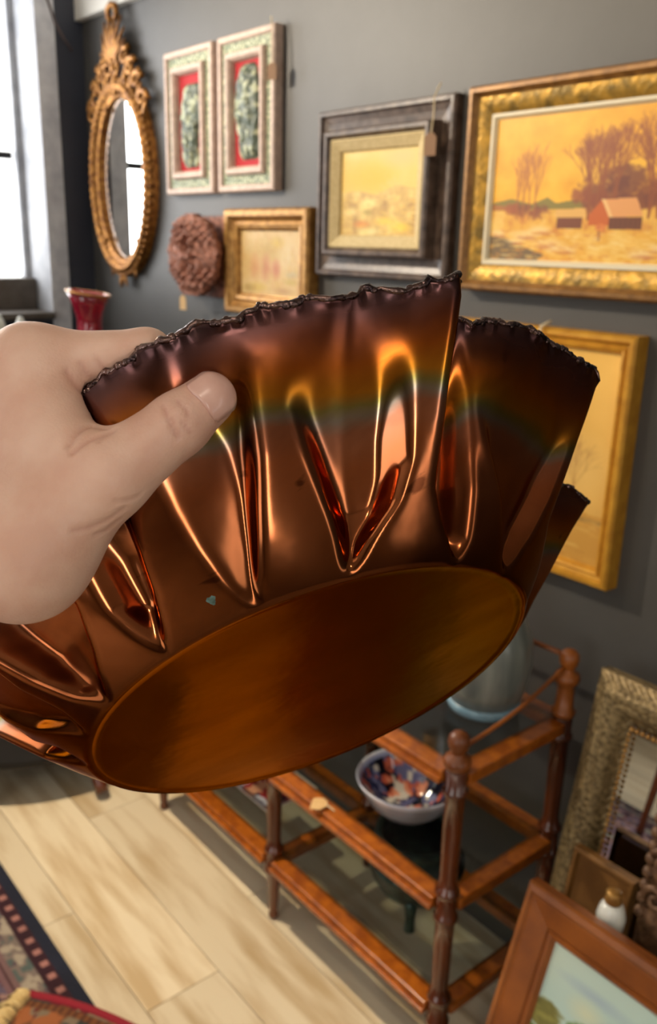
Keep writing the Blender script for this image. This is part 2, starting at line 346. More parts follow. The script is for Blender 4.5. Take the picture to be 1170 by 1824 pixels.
def painting_farm():
    h, w_ = 190, 240; r = random.Random(3); Y, X = np.mgrid[0:h, 0:w_]; im = np.zeros((h, w_, 3))
    n = smooth_noise(h, w_, 60, 5)[..., None]; n2 = smooth_noise(h, w_, 22, 6)[..., None]
    im[:] = C(250, 186, 30) * (1 - n) + C(252, 202, 64) * n
    im += (n2 - .5) * C(30, 40, 50); im[:] = np.where((Y / h)[..., None] > .45, im * .97 + C(6, 2, -8), im)
    blob(im, 210, 25, 70, 40, (246, 178, 36), .5, .9)
    blob(im, 158, 95, 46, 60, (255, 222, 120), .55, .9)
    poly(im, [(0, 112), (30, 106), (60, 114), (82, 105), (94, 113), (120, 109), (140, 115), (140, 128), (0, 128)], (112, 112, 60), .8)
    poly(im, [(0, 113), (40, 118), (52, 128), (70, 140), (0, 140)], (196, 112, 60), .7)
    poly(im, [(0, 122), (240, 118), (240, 190), (0, 190)], (238, 186, 84), .92)
    g = smooth_noise(h, w_, 16, 9); blend(im, np.clip((g - .52) * 4, 0, 1) * (Y > 122) * .75, (255, 224, 150)); blend(im, np.clip((.44 - g) * 4, 0, 1) * (Y > 122) * .7, (206, 128, 58))
    for x, y_, s, c in [(46, 122, 16, (136, 70, 42)), (70, 122, 14, (130, 62, 44)), (28, 118, 12, (170, 92, 50)), (160, 100, 34, (122, 58, 44)), (182, 88, 30, (110, 52, 42)), (150, 112, 22, (140, 66, 44)), (204, 108, 26, (118, 56, 40)), (228, 104, 28, (120, 58, 40)), (130, 106, 16, (150, 76, 46))]:
        k_ = smooth_noise(h, w_, 9, int(x)); d = np.hypot((X - x) / s, (Y - y_) / (s * .72)); blend(im, np.clip((1.05 - d - (k_ - .5) * 1.6) * 2.2, 0, 1) * .8, c)
    for x, hh in [(40, 26), (48, 34), (58, 36), (64, 30)]:
        for _ in range(2): tree(im, x, 134, hh, r.uniform(-.08, .08), 1.5, (176, 104, 46), r, 3, .35, .7)
    for x, y_, hh, wd in [(138, 134, 36, 2.6), (146, 130, 34, 2.2), (156, 120, 30, 2), (168, 118, 32, 2.4), (212, 132, 38, 2.6), (222, 132, 34, 2.2), (232, 130, 36, 2.2)]:
        for _ in range(3): tree(im, x, y_, hh, r.uniform(-.15, .15), wd, (150, 80, 40), r, 4, .42, .7)
    poly(im, [(96, 122), (134, 120), (136, 132), (96, 133)], (236, 190, 120), 1); poly(im, [(98, 132), (132, 131), (132, 145), (98, 146)], (126, 66, 34), 1)
    poly(im, [(140, 128), (154, 110), (166, 128), (166, 142), (140, 142)], (206, 104, 32), 1)
    poly(im, [(154, 110), (196, 108), (206, 130), (168, 132)], (236, 172, 122), 1); poly(im, [(154, 110), (158, 109), (170, 132), (166, 133)], (250, 214, 170), .9)
    poly(im, [(166, 132), (206, 131), (206, 146), (166, 147)], (116, 62, 34), 1)
    for x in range(168, 206, 6): line(im, x, 133, x, 146, 1, (84, 44, 26), .6)
    for x in range(208, 240, 5): line(im, x, 136, x, 148, 1.2, (222, 170, 110), .8)
    line(im, 154, 142, 155, 160, 3, (128, 62, 40), .8); blob(im, 156, 144, 8, 6, (226, 130, 70), .8)
    poly(im, [(0, 156), (24, 158), (52, 170), (84, 180), (70, 190), (0, 190)], (124, 104, 82), 1)
    for x, y_, rx, ry in [(12, 152, 16, 6), (52, 154, 26, 8), (74, 148, 22, 7), (88, 166, 30, 8), (106, 172, 28, 6), (40, 162, 18, 5), (208, 176, 22, 8), (225, 168, 14, 6)]:
        blob(im, x, y_, rx, ry, (252, 226, 186), .85, .6); blob(im, x + 4, y_ + 4, rx * .8, ry * .5, (190, 112, 78), .6, .6)
    for _ in range(260):
        x, y_ = r.uniform(0, w_), r.uniform(146, 188); line(im, x, y_, x + r.uniform(4, 12), y_ + r.uniform(-2, 2), r.uniform(1, 2.4), r.choice([(255, 224, 140), (250, 196, 90), (216, 138, 66), (255, 236, 190)]), .5)
    return im
def painting_marsh():
    h, w_ = 120, 150; r = random.Random(5); Y, X = np.mgrid[0:h, 0:w_]; im = np.zeros((h, w_, 3)); n = smooth_noise(h, w_, 40, 2)[..., None]
    im[:] = C(236, 206, 120) * (1 - n) + C(240, 222, 168) * n
    blob(im, 60, 38, 62, 26, (248, 202, 44), .95, .8); blob(im, 120, 14, 50, 20, (206, 206, 176), .8, .8); blob(im, 20, 8, 40, 10, (240, 232, 200), .7, .8)
    poly(im, [(0, 58), (40, 56), (70, 62), (110, 50), (150, 56), (150, 120), (0, 120)], (206, 178, 130), .9)
    g = smooth_noise(h, w_, 15, 4); blend(im, np.clip((g - .5) * 5, 0, 1) * (Y > 56) * .8, (246, 232, 190)); blend(im, np.clip((.42 - g) * 5, 0, 1) * (Y > 60) * .7, (168, 138, 92))
    for _ in range(5): tree(im, r.uniform(98, 120), 84, 18, r.uniform(-.5, .5), 1.3, (236, 214, 160), r, 3, .6, .7)
    for x, y_, rx, ry, c in [(60, 72, 26, 9, (252, 244, 214)), (20, 84, 24, 8, (246, 236, 214)), (90, 96, 30, 8, (250, 222, 110)), (120, 104, 26, 9, (250, 226, 90)), (44, 100, 22, 7, (220, 150, 84)), (60, 110, 30, 7, (236, 238, 226)), (56, 84, 14, 6, (180, 164, 100))]: blob(im, x, y_, rx, ry, c, .85, .7)
    for _ in range(120):
        x, y_ = r.uniform(0, w_), r.uniform(60, 118); line(im, x, y_, x + r.uniform(4, 12), y_ + r.uniform(-3, 3), 1.6, r.choice([(255, 246, 210), (244, 212, 110), (190, 150, 96), (220, 186, 150)]), .45)
    return im
def painting_garden():
    h, w_ = 110, 140; r = random.Random(8); im = np.zeros((h, w_, 3)); n = smooth_noise(h, w_, 30, 12)[..., None]
    im[:] = C(236, 214, 160) * (1 - n) + C(244, 234, 206) * n
    for x, y_, rx, ry, c in [(70, 30, 52, 28, (206, 186, 110)), (110, 40, 30, 36, (240, 236, 214)), (60, 62, 16, 30, (206, 140, 104)), (34, 62, 20, 30, (222, 172, 120)), (84, 64, 14, 22, (206, 128, 100)), (86, 20, 20, 12, (226, 206, 90)), (40, 96, 30, 12, (226, 206, 96)), (20, 98, 20, 10, (180, 160, 70)), (120, 72, 18, 8, (206, 214, 214)), (118, 84, 20, 7, (214, 206, 130)), (100, 100, 30, 9, (206, 176, 140)), (16, 24, 18, 20, (240, 232, 206))]: blob(im, x, y_, rx, ry, c, .8, .8)
    for _ in range(260):
        x, y_ = r.uniform(0, w_), r.uniform(0, h); line(im, x, y_, x + r.uniform(-3, 3), y_ + r.uniform(3, 10), 2, r.choice([(236, 206, 130), (214, 150, 110), (196, 180, 100), (250, 240, 210), (226, 190, 120)]), .35)
    return im
def painting_mist():
    h, w_ = 170, 150; r = random.Random(9); Y, X = np.mgrid[0:h, 0:w_]; im = np.zeros((h, w_, 3)); n = smooth_noise(h, w_, 50, 22)[..., None]
    f = (Y / h)[..., None]; im[:] = C(244, 192, 92) * (1 - f) + C(206, 160, 82) * f; im += (n - .5) * C(40, 36, 30)
    blob(im, 100, 90, 60, 34, (226, 192, 120), .6, .9)
    poly(im, [(0, 126), (60, 122), (150, 128), (150, 170), (0, 170)], (196, 142, 58), .8); poly(im, [(0, 128), (150, 131), (150, 135), (0, 133)], (140, 112, 60), .6)
    for x in (86, 104, 118):
        for _ in range(3): tree(im, x, 128, 22, r.uniform(-.12, .12), 1.2, (176, 130, 66), r, 3, .5, .5)
    blob(im, 96, 92, 24, 20, (186, 140, 74), .35, .9); blob(im, 116, 86, 16, 14, (190, 146, 80), .35, .9)
    for _ in range(140):
        x, y_ = r.uniform(0, w_), r.uniform(126, 168); line(im, x, y_, x + r.uniform(5, 16), y_ + r.uniform(-1, 1), 1.6, r.choice([(214, 164, 76), (176, 124, 50), (226, 186, 104)]), .4)
    return im
def painting_meadow():
    h, w_ = 150, 180; r = random.Random(10); Y, X = np.mgrid[0:h, 0:w_]; im = np.zeros((h, w_, 3)); n = smooth_noise(h, w_, 60, 31)[..., None]; n2 = smooth_noise(h, w_, 26, 32)
    im[:] = C(186, 214, 206) * (1 - n) + C(208, 222, 204) * n
    blob(im, 26, 26, 24, 9, (170, 190, 200), .8, .9); blob(im, 52, 44, 24, 8, (172, 184, 202), .7, .9); blob(im, 24, 46, 12, 18, (226, 226, 186), .7, .9); blob(im, 62, 74, 24, 12, (226, 224, 196), .7, .9); blob(im, 120, 50, 40, 20, (216, 222, 206), .7, .9)
    def bush(x, y_, rx, ry, c, s):
        k_ = smooth_noise(h, w_, 10, s); d = np.hypot((X - x) / rx, (Y - y_) / ry); blend(im, np.clip((1.05 - d - (k_ - .5) * 1.3) * 4, 0, 1), c)
        blend(im, np.clip((1.0 - d - (k_ - .5) * 1.3) * 4, 0, 1) * np.clip((smooth_noise(h, w_, 6, s + 1) - .5) * 6, 0, 1) * .7, tuple(min(255, v * 1.35) for v in c))
    bush(5, 78, 11, 16, (122, 118, 62), 41); bush(29, 76, 12, 24, (92, 120, 42), 43); bush(17, 90, 12, 11, (136, 126, 62), 45); bush(50, 94, 14, 12, (110, 130, 60), 47); bush(100, 96, 26, 18, (96, 116, 52), 48)
    poly(im, [(0, 92), (20, 100), (60, 104), (180, 104), (180, 150), (0, 150)], (112, 134, 48), .9); blob(im, 34, 100, 12, 4, (206, 176, 40), .8, .6); blob(im, 4, 104, 14, 10, (76, 104, 40), .8, .6)
    fld = np.tile(C(124, 96, 48), (170, w_, 1)) + (smooth_noise(170, w_, 24, 55)[..., None] - .5) * C(90, 70, 50)
    im = np.concatenate([im, fld]); h = 320
    for _ in range(420):
        x, y_ = r.uniform(0, w_), r.uniform(112, 318); line(im, x, y_, x + r.uniform(-4, 4), y_ + r.uniform(2, 8), 1.6, r.choice([(140, 130, 56), (110, 96, 40), (176, 150, 60)]), .5)
    return im

def canvas(name, x0, x1, z0, z1, y, img, parent, mt, th=.006):
    """painted sheet in the plane y, facing -y, on a thin board"""
    h, w_ = img.shape[:2]; c = np.clip(img, 0, 255) / 255; c = np.where(c <= .04045, c / 12.92, ((c + .055) / 1.055) ** 2.4)
    X, Z = np.meshgrid(np.linspace(x0, x1, w_), np.linspace(z1, z0, h)); V = np.c_[X.ravel(), np.full(X.size, y), Z.ravel()]
    i = np.arange(h * w_).reshape(h, w_); F = np.stack([i[:-1, :-1], i[1:, :-1], i[1:, 1:], i[:-1, 1:]], -1).reshape(-1, 4).tolist()
    n = len(V); e = .0004
    bx = [(x, yy, z) for x in (x0, x1) for yy in (y + e, y + th) for z in (z0, z1)]
    F += [tuple(n + q for q in f) for f in [(0, 1, 3, 2), (4, 6, 7, 5), (0, 4, 5, 1), (2, 3, 7, 6), (0, 2, 6, 4), (1, 5, 7, 3)]]
    return mesh(name, [tuple(v) for v in V.tolist()] + bx, F, mt, parent, col=np.r_[c.reshape(-1, 3), np.tile(lin((150, 120, 80)), (8, 1))])
def moulding(name, W, H, prof, m_, parent, smooth=False):
    """profile (inset, height off the back) swept round a W x H rectangle; origin bottom centre of the back"""
    V = []; F = []
    for ins, out in prof:
        a, b_ = W / 2 - ins, ins
        V += [(-a, -out, b_), (a, -out, b_), (a, -out, H - b_), (-a, -out, H - b_)]
    for i in range(len(prof) - 1):
        for k in range(4): F.append((i * 4 + k, i * 4 + (k + 1) % 4, i * 4 + 4 + (k + 1) % 4, i * 4 + 4 + k))
    return mesh(name, V, F, m_, parent, smooth)
def carved_moulding(name, W, H, wd, prof, disp, m_, parent, step=.004, nprof=18):
    """dense moulding: prof(u) height off the back, disp(u, s) carving, u across 0..1, s metres along"""
    V = []; F = []
    cs = [((-1, 0), (1, 0)), ((1, 0), (1, 1)), ((1, 1), (-1, 1)), ((-1, 1), (-1, 0))]
    for (a, b_) in cs:
        n = max(8, int((W if a[1] == b_[1] else H) / step)); base = len(V)
        for j in range(nprof + 1):
            u = j / nprof; ins = u * wd
            pa = ((W / 2 - ins) * a[0], ins if a[1] == 0 else H - ins); pb = ((W / 2 - ins) * b_[0], ins if b_[1] == 0 else H - ins)
            L_ = math.dist(pa, pb)
            for i in range(n + 1):
                t = i / n; s = t * L_ + ins
                V.append((pa[0] + (pb[0] - pa[0]) * t, -(prof(u) + (disp(u, s) if 0 < u < 1 else 0)), pa[1] + (pb[1] - pa[1]) * t))
        for j in range(nprof):
            for i in range(n):
                q = base + j * (n + 1) + i; F.append((q, q + 1, q + n + 2, q + n + 1))
    # side walls down to the back
    n0 = len(V); a = W / 2
    V += [(-a, 0, 0), (a, 0, 0), (a, 0, H), (-a, 0, H), (-a, -prof(0), 0), (a, -prof(0), 0), (a, -prof(0), H), (-a, -prof(0), H)]
    F += [(n0 + k, n0 + (k + 1) % 4, n0 + 4 + (k + 1) % 4, n0 + 4 + k) for k in range(4)]
    return mesh(name, V, F, m_, parent, True)
def price_tag(loc, w_, h_, m_, label, string_pts=None, rot=0, yaw=0):
    t = thing('price_tag', loc, label, 'tag', rot=(0, rot, yaw))
    c = w_ * .28; pts = [(-w_ / 2, -h_), (w_ / 2, -h_), (w_ / 2, -c), (w_ / 2 - c, 0), (-w_ / 2 + c, 0), (-w_ / 2, -c)]
    V = [(x, -.0008, z) for x, z in pts] + [(x, .0008, z) for x, z in pts]
    F = [tuple(range(6)), tuple(range(11, 5, -1))] + [(k, (k + 1) % 6, 6 + (k + 1) % 6, 6 + k) for k in range(6)]
    mesh('card', V, F, m_, t)
    if string_pts: MB().tube([Vector(p) for p in string_pts], .0016, 6).build('string', M['string'], t)
    return t

# farm painting
t = thing('framed_painting', (-1.068, WY, 1.565), 'large gold framed landscape of a farmhouse and bare trees under a yellow sky', 'painting')
W_, H_ = .540, .402
moulding('frame_rail', W_, H_, [(0, .001), (0, .034), (.005, .042), (.013, .042), (.018, .034), (.022, .030)], M['rimwood'], t)
carved_moulding('gilt_band', W_ - .044, H_ - .044, .034, lambda u: .030 - .010 * u + .003 * math.sin(math.pi * u), lambda u, s: .0005 * math.sin(s * 310 + 4 * math.sin(s * 37)) * math.sin(u * 9), M['gold_band'], t, .005, 10).location = (0, 0, .022)
moulding('slip', W_, H_, [(.055, .018), (.055, .024), (.061, .024), (.066, .016)], M['linerpale'], t)
canvas('canvas', -W_ / 2 + .064, W_ / 2 - .064, .064, H_ - .064, -.016, painting_farm() * C(.94, .90, .74), t, M['paint'])
# marsh painting in the stepped frame
t = thing('framed_painting', (-1.617, WY, 1.575), 'marsh landscape in a deep stepped taupe wood frame with cream liner', 'painting')
W_, H_ = .462, .389
moulding('outer_frame', W_, H_, [(0, .001), (0, .022), (.004, .028), (.012, .028), (.016, .020), (.030, .016), (.050, .014)], M['taupe'], t)
moulding('raised_frame', W_, H_, [(.048, .012), (.050, .044), (.054, .050), (.062, .050), (.066, .043), (.070, .038)], M['taupe'], t)
moulding('liner', W_, H_, [(.069, .034), (.070, .041), (.074, .042), (.096, .032), (.100, .026)], M['cream'], t)
canvas('canvas', -W_ / 2 + .098, W_ / 2 - .098, .092, H_ - .092, -.026, painting_marsh() * C(.96, .89, .62), t, M['paint'])
# small gold framed garden
t = thing('framed_painting', (-2.065, WY, 1.450), 'small gold framed garden scene beside the round carved plaque', 'painting')
W_, H_ = .400, .292
moulding('frame', W_, H_, [(0, .001), (0, .034), (.006, .042), (.020, .042), (.026, .032), (.034, .026), (.042, .030), (.052, .028), (.056, .018), (.060, .016)], M['gold_bright'], t)
canvas('canvas', -W_ / 2 + .058, W_ / 2 - .058, .058, H_ - .058, -.016, painting_garden() * C(.84, .76, .62), t, M['paint'])
# yellow misty landscape
t = thing('framed_painting', (-1.115, WY, 1.004), 'yellow gold framed misty landscape hung lowest, behind the copper bowl', 'painting')
W_, H_ = .462, .500
moulding('frame', W_, H_, [(0, .001), (0, .038), (.004, .044), (.012, .044), (.016, .036), (.022, .034), (.026, .038), (.031, .036), (.036, .024)], M['gold_yellow'], t)
canvas('canvas', -W_ / 2 + .034, W_ / 2 - .034, .034, H_ - .034, -.024, painting_mist(), t, M['paint'])
MB().tube([(.030, -.030, .512), (.022, -.050, .502), (.020, -.052, .480), (.026, -.046, .466)], .003, 6).build('hanging_string', M['string'], t, True)
# relief panels
def relief_panel(x, label, seed, hw, v0, v1):
    t = thing('relief_panel', (x, WY, 1.788), label, 'relief', 'pair of framed relief panels')
    W_, H_ = .275, .405
    moulding('outer_frame', W_, H_, [(0, .001), (0, .026), (.004, .030), (.014, .030), (.019, .024)], M['pinkwhite'], t)
    carved_moulding('crackle_band', W_ - .036, H_ - .036, .030, lambda u: .022, lambda u, s: .0016 * math.sin(s * 300 + 5 * math.sin(s * 90)) * math.sin(u * 12 + s * 60), M['greenband'], t, .004, 8).location = (0, 0, .018)
    moulding('inner_frame', W_, H_, [(.044, .020), (.046, .032), (.050, .036), (.058, .036), (.064, .030), (.068, .018), (.069, .010)], M['pinkwhite'], t)
    MB().box(-W_ / 2 + .066, W_ / 2 - .066, -.014, -.006, .066, H_ - .066).build('backing', M['red'], t)
    nu, nv = 34, 90; V = []; c = []
    nz = smooth_noise(nv + 1, nu + 1, 9, seed, 3); n2 = smooth_noise(nv + 1, nu + 1, 5, seed + 1, 2)
    for j in range(nv + 1):
        v = j / nv; hwj = .060 * np.interp(v, *hw)
        for i in range(nu + 1):
            u = -1 + 2 * i / nu; rim = max(0, 1 - u * u) ** .5 * min(1, 9 * v, 9 * (1 - v)) ** .5
            fold = .35 * math.sin(u * 11 + 2.5 * math.sin(v * 7 + seed)) * np.interp(v, [0, .1, .6, .75], [1, 1, .7, .1]) + .3 * math.cos(v * 40 + u * 3 + seed)
            out = .014 + .026 * rim * (.62 + .25 * fold + .7 * (nz[j, i] - .5))
            V.append((u * hwj + .006 * math.sin(v * 5 + seed), -out, .068 + (v0 + v * (v1 - v0)) * (H_ - .136)))
            k_ = np.clip((n2[j, i] - .50) * 3.5 + .15 * fold, 0, 1); c.append(np.array(lin((66, 78, 62))) * (1 - k_) + np.array(lin((178, 184, 150))) * k_)
    id_ = np.arange((nu + 1) * (nv + 1)).reshape(nv + 1, nu + 1)
    F = np.stack([id_[:-1, :-1], id_[:-1, 1:], id_[1:, 1:], id_[1:, :-1]], -1).reshape(-1, 4).tolist()
    mesh('figure_relief', V, F, M['relief'], t, True, np.array(c))
    return t
HW = ([0, .08, .2, .45, .6, .72, .82, .9, .96, 1], [.55, .8, .75, .8, 1.0, .95, .8, .75, .78, .55])
relief_panel(-2.474, 'green figure relief on red, white frame, nearer the gilt oval mirror', 3, HW, .03, .90)
relief_panel(-2.170, 'taller-hung green figure relief on red, white frame with brown price tag', 14, ([0, .08, .25, .5, .7, .85, .95, 1], [.6, .85, .8, 1.0, .95, .85, .7, .4]), .06, .97)
price_tag((-2.020, 1.455, 2.095), .030, .040, M['browntag'], 'brown price tag hanging on string from the second relief panel', [(0, .002, -.004), (-.004, .004, .05), (-.010, .01, .105), (-.018, .018, .112)], 0, .3)
price_tag((-1.425, 1.445, 1.885), .030, .046, M['browntag'], 'brown price tag hanging on cream string over the stepped taupe frame', [(0, .001, -.004), (.004, .002, .04), (.001, .004, .07), (.006, .020, .100)], 0, .2)
price_tag((-2.455, 1.43, 1.487), .032, .044, M['tagm'], 'cream price tag dangling below the round carved plaque', [(0, .001, -.004), (.008, .0, .03), (.02, .0, .05)], 0, .1)

# round carved plaque
t = thing('carved_plaque', (-2.385, WY, 1.609), 'round terracotta plaque carved with a figure on a square backing board', 'plaque')
MB().box(-.130, .108, -.022, -.001, -.122, .114, .003).build('backing_board', M['terracotta'], t)
MB().box(-.09, .02, -.062, -.020, -.07, .07, .003).build('spacer', M['terracotta'], t)
nr, na = 44, 128; V = []; F = []
nz = smooth_noise(nr + 1, na + 1, 9, 77, 3); nz[:, -1] = nz[:, 0]
def relief_h(x, z):
    r_ = math.hypot(x, z); hgt = .012 + .012 * max(0, 1 - (r_ / .125) ** 4)
    # hooded head with arms folded below it and drapery
    hd = math.hypot(x - .012, (z - .03) * .8); hgt += .018 * math.exp(-((hd - .030) / .011) ** 2) * (1 if z < .062 else .6) - .014 * math.exp(-(hd / .016) ** 2)
    for cx, cz, sx, sz, a in [(-.035, -.035, .014, .05, .014), (.03, -.04, .012, .045, .013), (0, -.03, .012, .03, -.016), (.06, .01, .012, .05, .010), (-.062, .02, .012, .05, .010), (.055, -.05, .02, .018, .016), (-.02, .088, .05, .010, .01), (.01, -.088, .04, .014, .012), (.045, -.06, .006, .03, -.016)]:
        hgt += a * math.exp(-((x - cx) / sx) ** 2 - ((z - cz) / sz) ** 2)
    return hgt + .005 * math.sin(x * 200 + 6 * math.sin(z * 50)) * (1 if r_ > .06 else .5) + .003 * math.sin(z * 230 + x * 140)
for i in range(nr + 1):
    r_ = i / nr
    for k in range(na):
        a = 2 * math.pi * k / na; wob = 1 + (.02 * math.sin(9 * a) + .015 * math.sin(23 * a)) * r_
        x, z = .137 * r_ * wob * math.cos(a), .118 * r_ * wob * math.sin(a); V.append((x, -.068 - relief_h(x, z) - .006 * (nz[i, k] - .5) * 2, z))
for i in range(nr):
    for k in range(na): F.append((i * na + k, i * na + (k + 1) % na, (i + 1) * na + (k + 1) % na, (i + 1) * na + k))
b0 = len(V)
for k in range(na): v = V[nr * na + k]; V.append((v[0], -.058, v[2]))
F += [(nr * na + k, nr * na + (k + 1) % na, b0 + (k + 1) % na, b0 + k) for k in range(na)]; F.append(tuple(b0 + k for k in range(na)))
mesh('carved_disc', V, F, M['terracotta'], t, True)

# gilt oval mirror
t = thing('gilt_mirror', (-2.935, WY, 1.845), 'oval mirror in an ornate gilt frame with tall leafy crest', 'mirror')
ga, gb = .168, .262
V = [(0, -.012, 0)]; F = []
for i in (1, .0):
    pass
n = 96
for k in range(n): a = 2 * math.pi * k / n; V.append((ga * math.cos(a), -.012, gb * math.sin(a)))
V += [(v[0], -.004, v[2]) for v in V[:]]
F += [(0, 1 + (k + 1) % n, 1 + k) for k in range(n)] + [(n + 1, n + 2 + k, n + 2 + (k + 1) % n) for k in range(n)] + [(1 + k, 1 + (k + 1) % n, n + 2 + (k + 1) % n, n + 2 + k) for k in range(n)]
mesh('mirror_glass', V, F, M['mirror'], t)
prof = [(-.006, .010), (-.004, .022), (.004, .030), (.012, .026), (.018, .030), (.030, .040), (.044, .036), (.054, .024), (.058, .001)]
V = []; F = []; n = 220
for k in range(n):
    a = 2 * math.pi * k / n; nx, nz_ = gb * math.cos(a), ga * math.sin(a); l = math.hypot(nx, nz_); nx /= l; nz_ /= l
    for j, (d, o_) in enumerate(prof):
        e = (1 + .5 * math.cos(a * 66)) * .006 if 4 <= j <= 6 else 0
        V.append((ga * math.cos(a) + nx * d, -(o_ + e), gb * math.sin(a) + nz_ * d))
np_ = len(prof)
for k in range(n):
    for j in range(np_ - 1): F.append((k * np_ + j, ((k + 1) % n) * np_ + j, ((k + 1) % n) * np_ + j + 1, k * np_ + j + 1))
mesh('oval_frame', V, F, M['gilt'], t, True)
def beads(nm, a_, b_, off, r_, cnt):
    mb = MB()
    for k in range(cnt):
        a = 2 * math.pi * k / cnt; mb.ball((a_ * math.cos(a), -off, b_ * math.sin(a)), r_, 8, 6)
    return mb.build(nm, M['gilt'], t, True)
tag(beads('bead_moulding', ga + .052, gb + .052, .028, .0095, 74), kind='stuff')
def spiral(cx, cz, r0, turns, flip, y=-.03, start=0):
    return [(cx + flip * (r0 * (1 - .8 * q / 26)) * math.cos(start + turns * 2 * math.pi * q / 26), y - .006 * math.sin(q / 26 * 3), cz + (r0 * (1 - .8 * q / 26)) * math.sin(start + turns * 2 * math.pi * q / 26)) for q in range(27)]
def leaf(pts, r0, nm='leaf'):
    m_ = len(pts); rad = [r0 * (.35 + .65 * math.sin(math.pi * min(1, .15 + .85 * q / (m_ - 1)))) for q in range(m_)]
    return MB().tube(pts, rad, 8, .55).build(nm, M['gilt'], t, True)
for s in (-1, 1):
    for j, (x1, z1, x2, z2, r_) in enumerate([(.012, .42, .022, .508, .013), (.032, .415, .060, .495, .012), (.050, .395, .082, .460, .011), (.046, .380, .084, .425, .010)]):
        leaf([(s * (.004 + (x1 - .004) * q * 1.6 if q < .6 else x1 + (x2 - x1) * (q - .6) / .4), -.030 - .010 * math.sin(q * 3), .355 + (z2 - .355) * q) for q in np.linspace(0, 1, 9)], r_)
    MB().tube(spiral(s * .030, .350, .030, 1.2, s, -.034, 2.2), [.0085 - .0035 * q / 26 for q in range(27)], 8).build('scroll', M['gilt'], t, True)
    MB().tube([(s * (.050 + .045 * math.sin(q * 2.4)), -.026, .335 - .11 * q) for q in np.linspace(0, 1, 12)], [.010, .013, .014, .012, .010, .012, .014, .012, .010, .012, .010, .006], 8, .7).build('scroll', M['gilt'], t, True)
    for cx_, cz_, r_, st in [(.078, .375, .028, 1.0), (.112, .338, .030, .6), (.150, .296, .028, .2), (.186, .240, .026, -.2)]:
        MB().tube(spiral(s * cx_, cz_, r_, 1.15, s, -.026, st), [.0115 - .005 * q / 26 for q in range(27)], 8).build('scroll', M['gilt'], t, True)
    for xa, za, xb, zb, r_ in [(.02, .27, .055, .325, .012), (.058, .275, .075, .355, .012), (.095, .270, .120, .325, .011), (.145, .235, .176, .290, .011), (.178, .190, .212, .235, .010), (.085, .33, .118, .375, .009), (.12, .30, .165, .335, .009)]:
        leaf([(s * (xa + (xb - xa) * q + .008 * math.sin(3 * q)), -.028 - .006 * math.sin(3 * q), za + (zb - za) * q) for q in np.linspace(0, 1, 7)], r_)
    # lower ornaments
    MB().tube(spiral(s * .125, -.205, .020, 1.0, s, -.028, 4.2), [.008 - .0035 * q / 26 for q in range(27)], 8).build('scroll', M['gilt'], t, True)
    leaf([(s * (.10 - .05 * q), -.028, -.262 - .045 * q + .02 * q * q) for q in np.linspace(0, 1, 7)], .011)
    leaf([(s * (.085 + .004 * q), -.026, -.275 - .05 * q) for q in np.linspace(0, 1, 7)], .009)
    leaf([(s * (.012 + .014 * q), -.030, -.315 - .04 * q) for q in np.linspace(0, 1, 7)], .009)
leaf([(0, -.034, .265 + .085 * q) for q in np.linspace(0, 1, 8)], .014)
leaf([(0, -.036, -.31 - .05 * q) for q in np.linspace(0, 1, 7)], .012)
MB().tube([(-.016, -.030, .492), (-.030, -.030, .505), (-.026, -.032, .528), (0, -.034, .538), (.026, -.032, .528), (.030, -.030, .505), (.016, -.030, .492)], .010, 8).build('crest_top', M['gilt'], t, True)
MB().ball((0, -.036, .352), .016, 10, 8, (1, .7, 1)).build('boss', M['gilt'], t, True)

# ------------------------------------------------------------------ window corner furniture
t = thing('drum_cabinet', (-2.715, .98, 0), 'dark round drum cabinet on short splayed legs by the window', 'cabinet')
MB().lathe([(.40, .13), (.475, .135), (.485, .15), (.48, .17), (.47, .18), (.47, 1.02), (.48, 1.03), (.485, 1.05)], 64).build('body', M['darkwood'], t, True)
MB().lathe([(.475, 1.05), (.495, 1.055), (.50, 1.07), (.50, 1.095), (.49, 1.105)], 64).build('top', M['darkwood'], t, True)
for a in (1.15, 2.35, 4.4, 5.55, -.04):
    dx, dy = math.cos(a), math.sin(a)
    MB().tube([(dx * (.44 + .08 * q ** 1.3), dy * (.44 + .08 * q ** 1.3), .15 - .128 * q) for q in np.linspace(0, 1, 7)], [.026, .025, .024, .022, .021, .022, .020], 12).build('leg', M['mahog'], t, True)
V = []; F = []; n = 48; prf = [(0, 0), (.040, 0), (.042, .006), (.036, .02), (.034, .05), (.048, .12), (.060, .18), (.058, .225), (.044, .27), (.033, .31), (.034, .335), (.044, .37), (.058, .402)]
t = thing('ruby_vase', (-2.31, 1.05, 1.1052), 'ruby red glass vase with flared lip on the dark drum cabinet', 'vase')
for r_, z in prf:
    for k in range(n):
        a = 2 * math.pi * k / n; f_ = max(0, (z - .34) / .05); V.append((r_ * (1 + .10 * f_ * max(0, math.cos(a - 4.0)) ** 2) * math.cos(a), r_ * math.sin(a), z + .006 * f_ * math.cos(a - 4.0)))
for i in range(len(prf) - 1):
    for k in range(n): F.append((i * n + k, i * n + (k + 1) % n, (i + 1) * n + (k + 1) % n, (i + 1) * n + k))
o = mesh('body', V, F, M['ruby'], t, True); sm = o.modifiers.new('wall', 'SOLIDIFY'); sm.thickness = .004; sm.offset = -1
ring = [V[(len(prf) - 1) * n + k] for k in range(n)]
MB().tube(ring, .0032, 8, closed=True).build('gilt_lip', M['gold_bright'], t, True)
t = thing('wall_ledge', (WX, 1.13, 1.085), 'narrow brown ledge under the window sill', 'shelf')
MB().box(.004, .13, -.20, .14, -.022, 0, .003).build('board', M['sill'], t)
for yy in (-.15, .09): MB().box(.004, .10, yy - .012, yy + .012, -.10, -.022, .002).build('bracket', M['sill'], t)
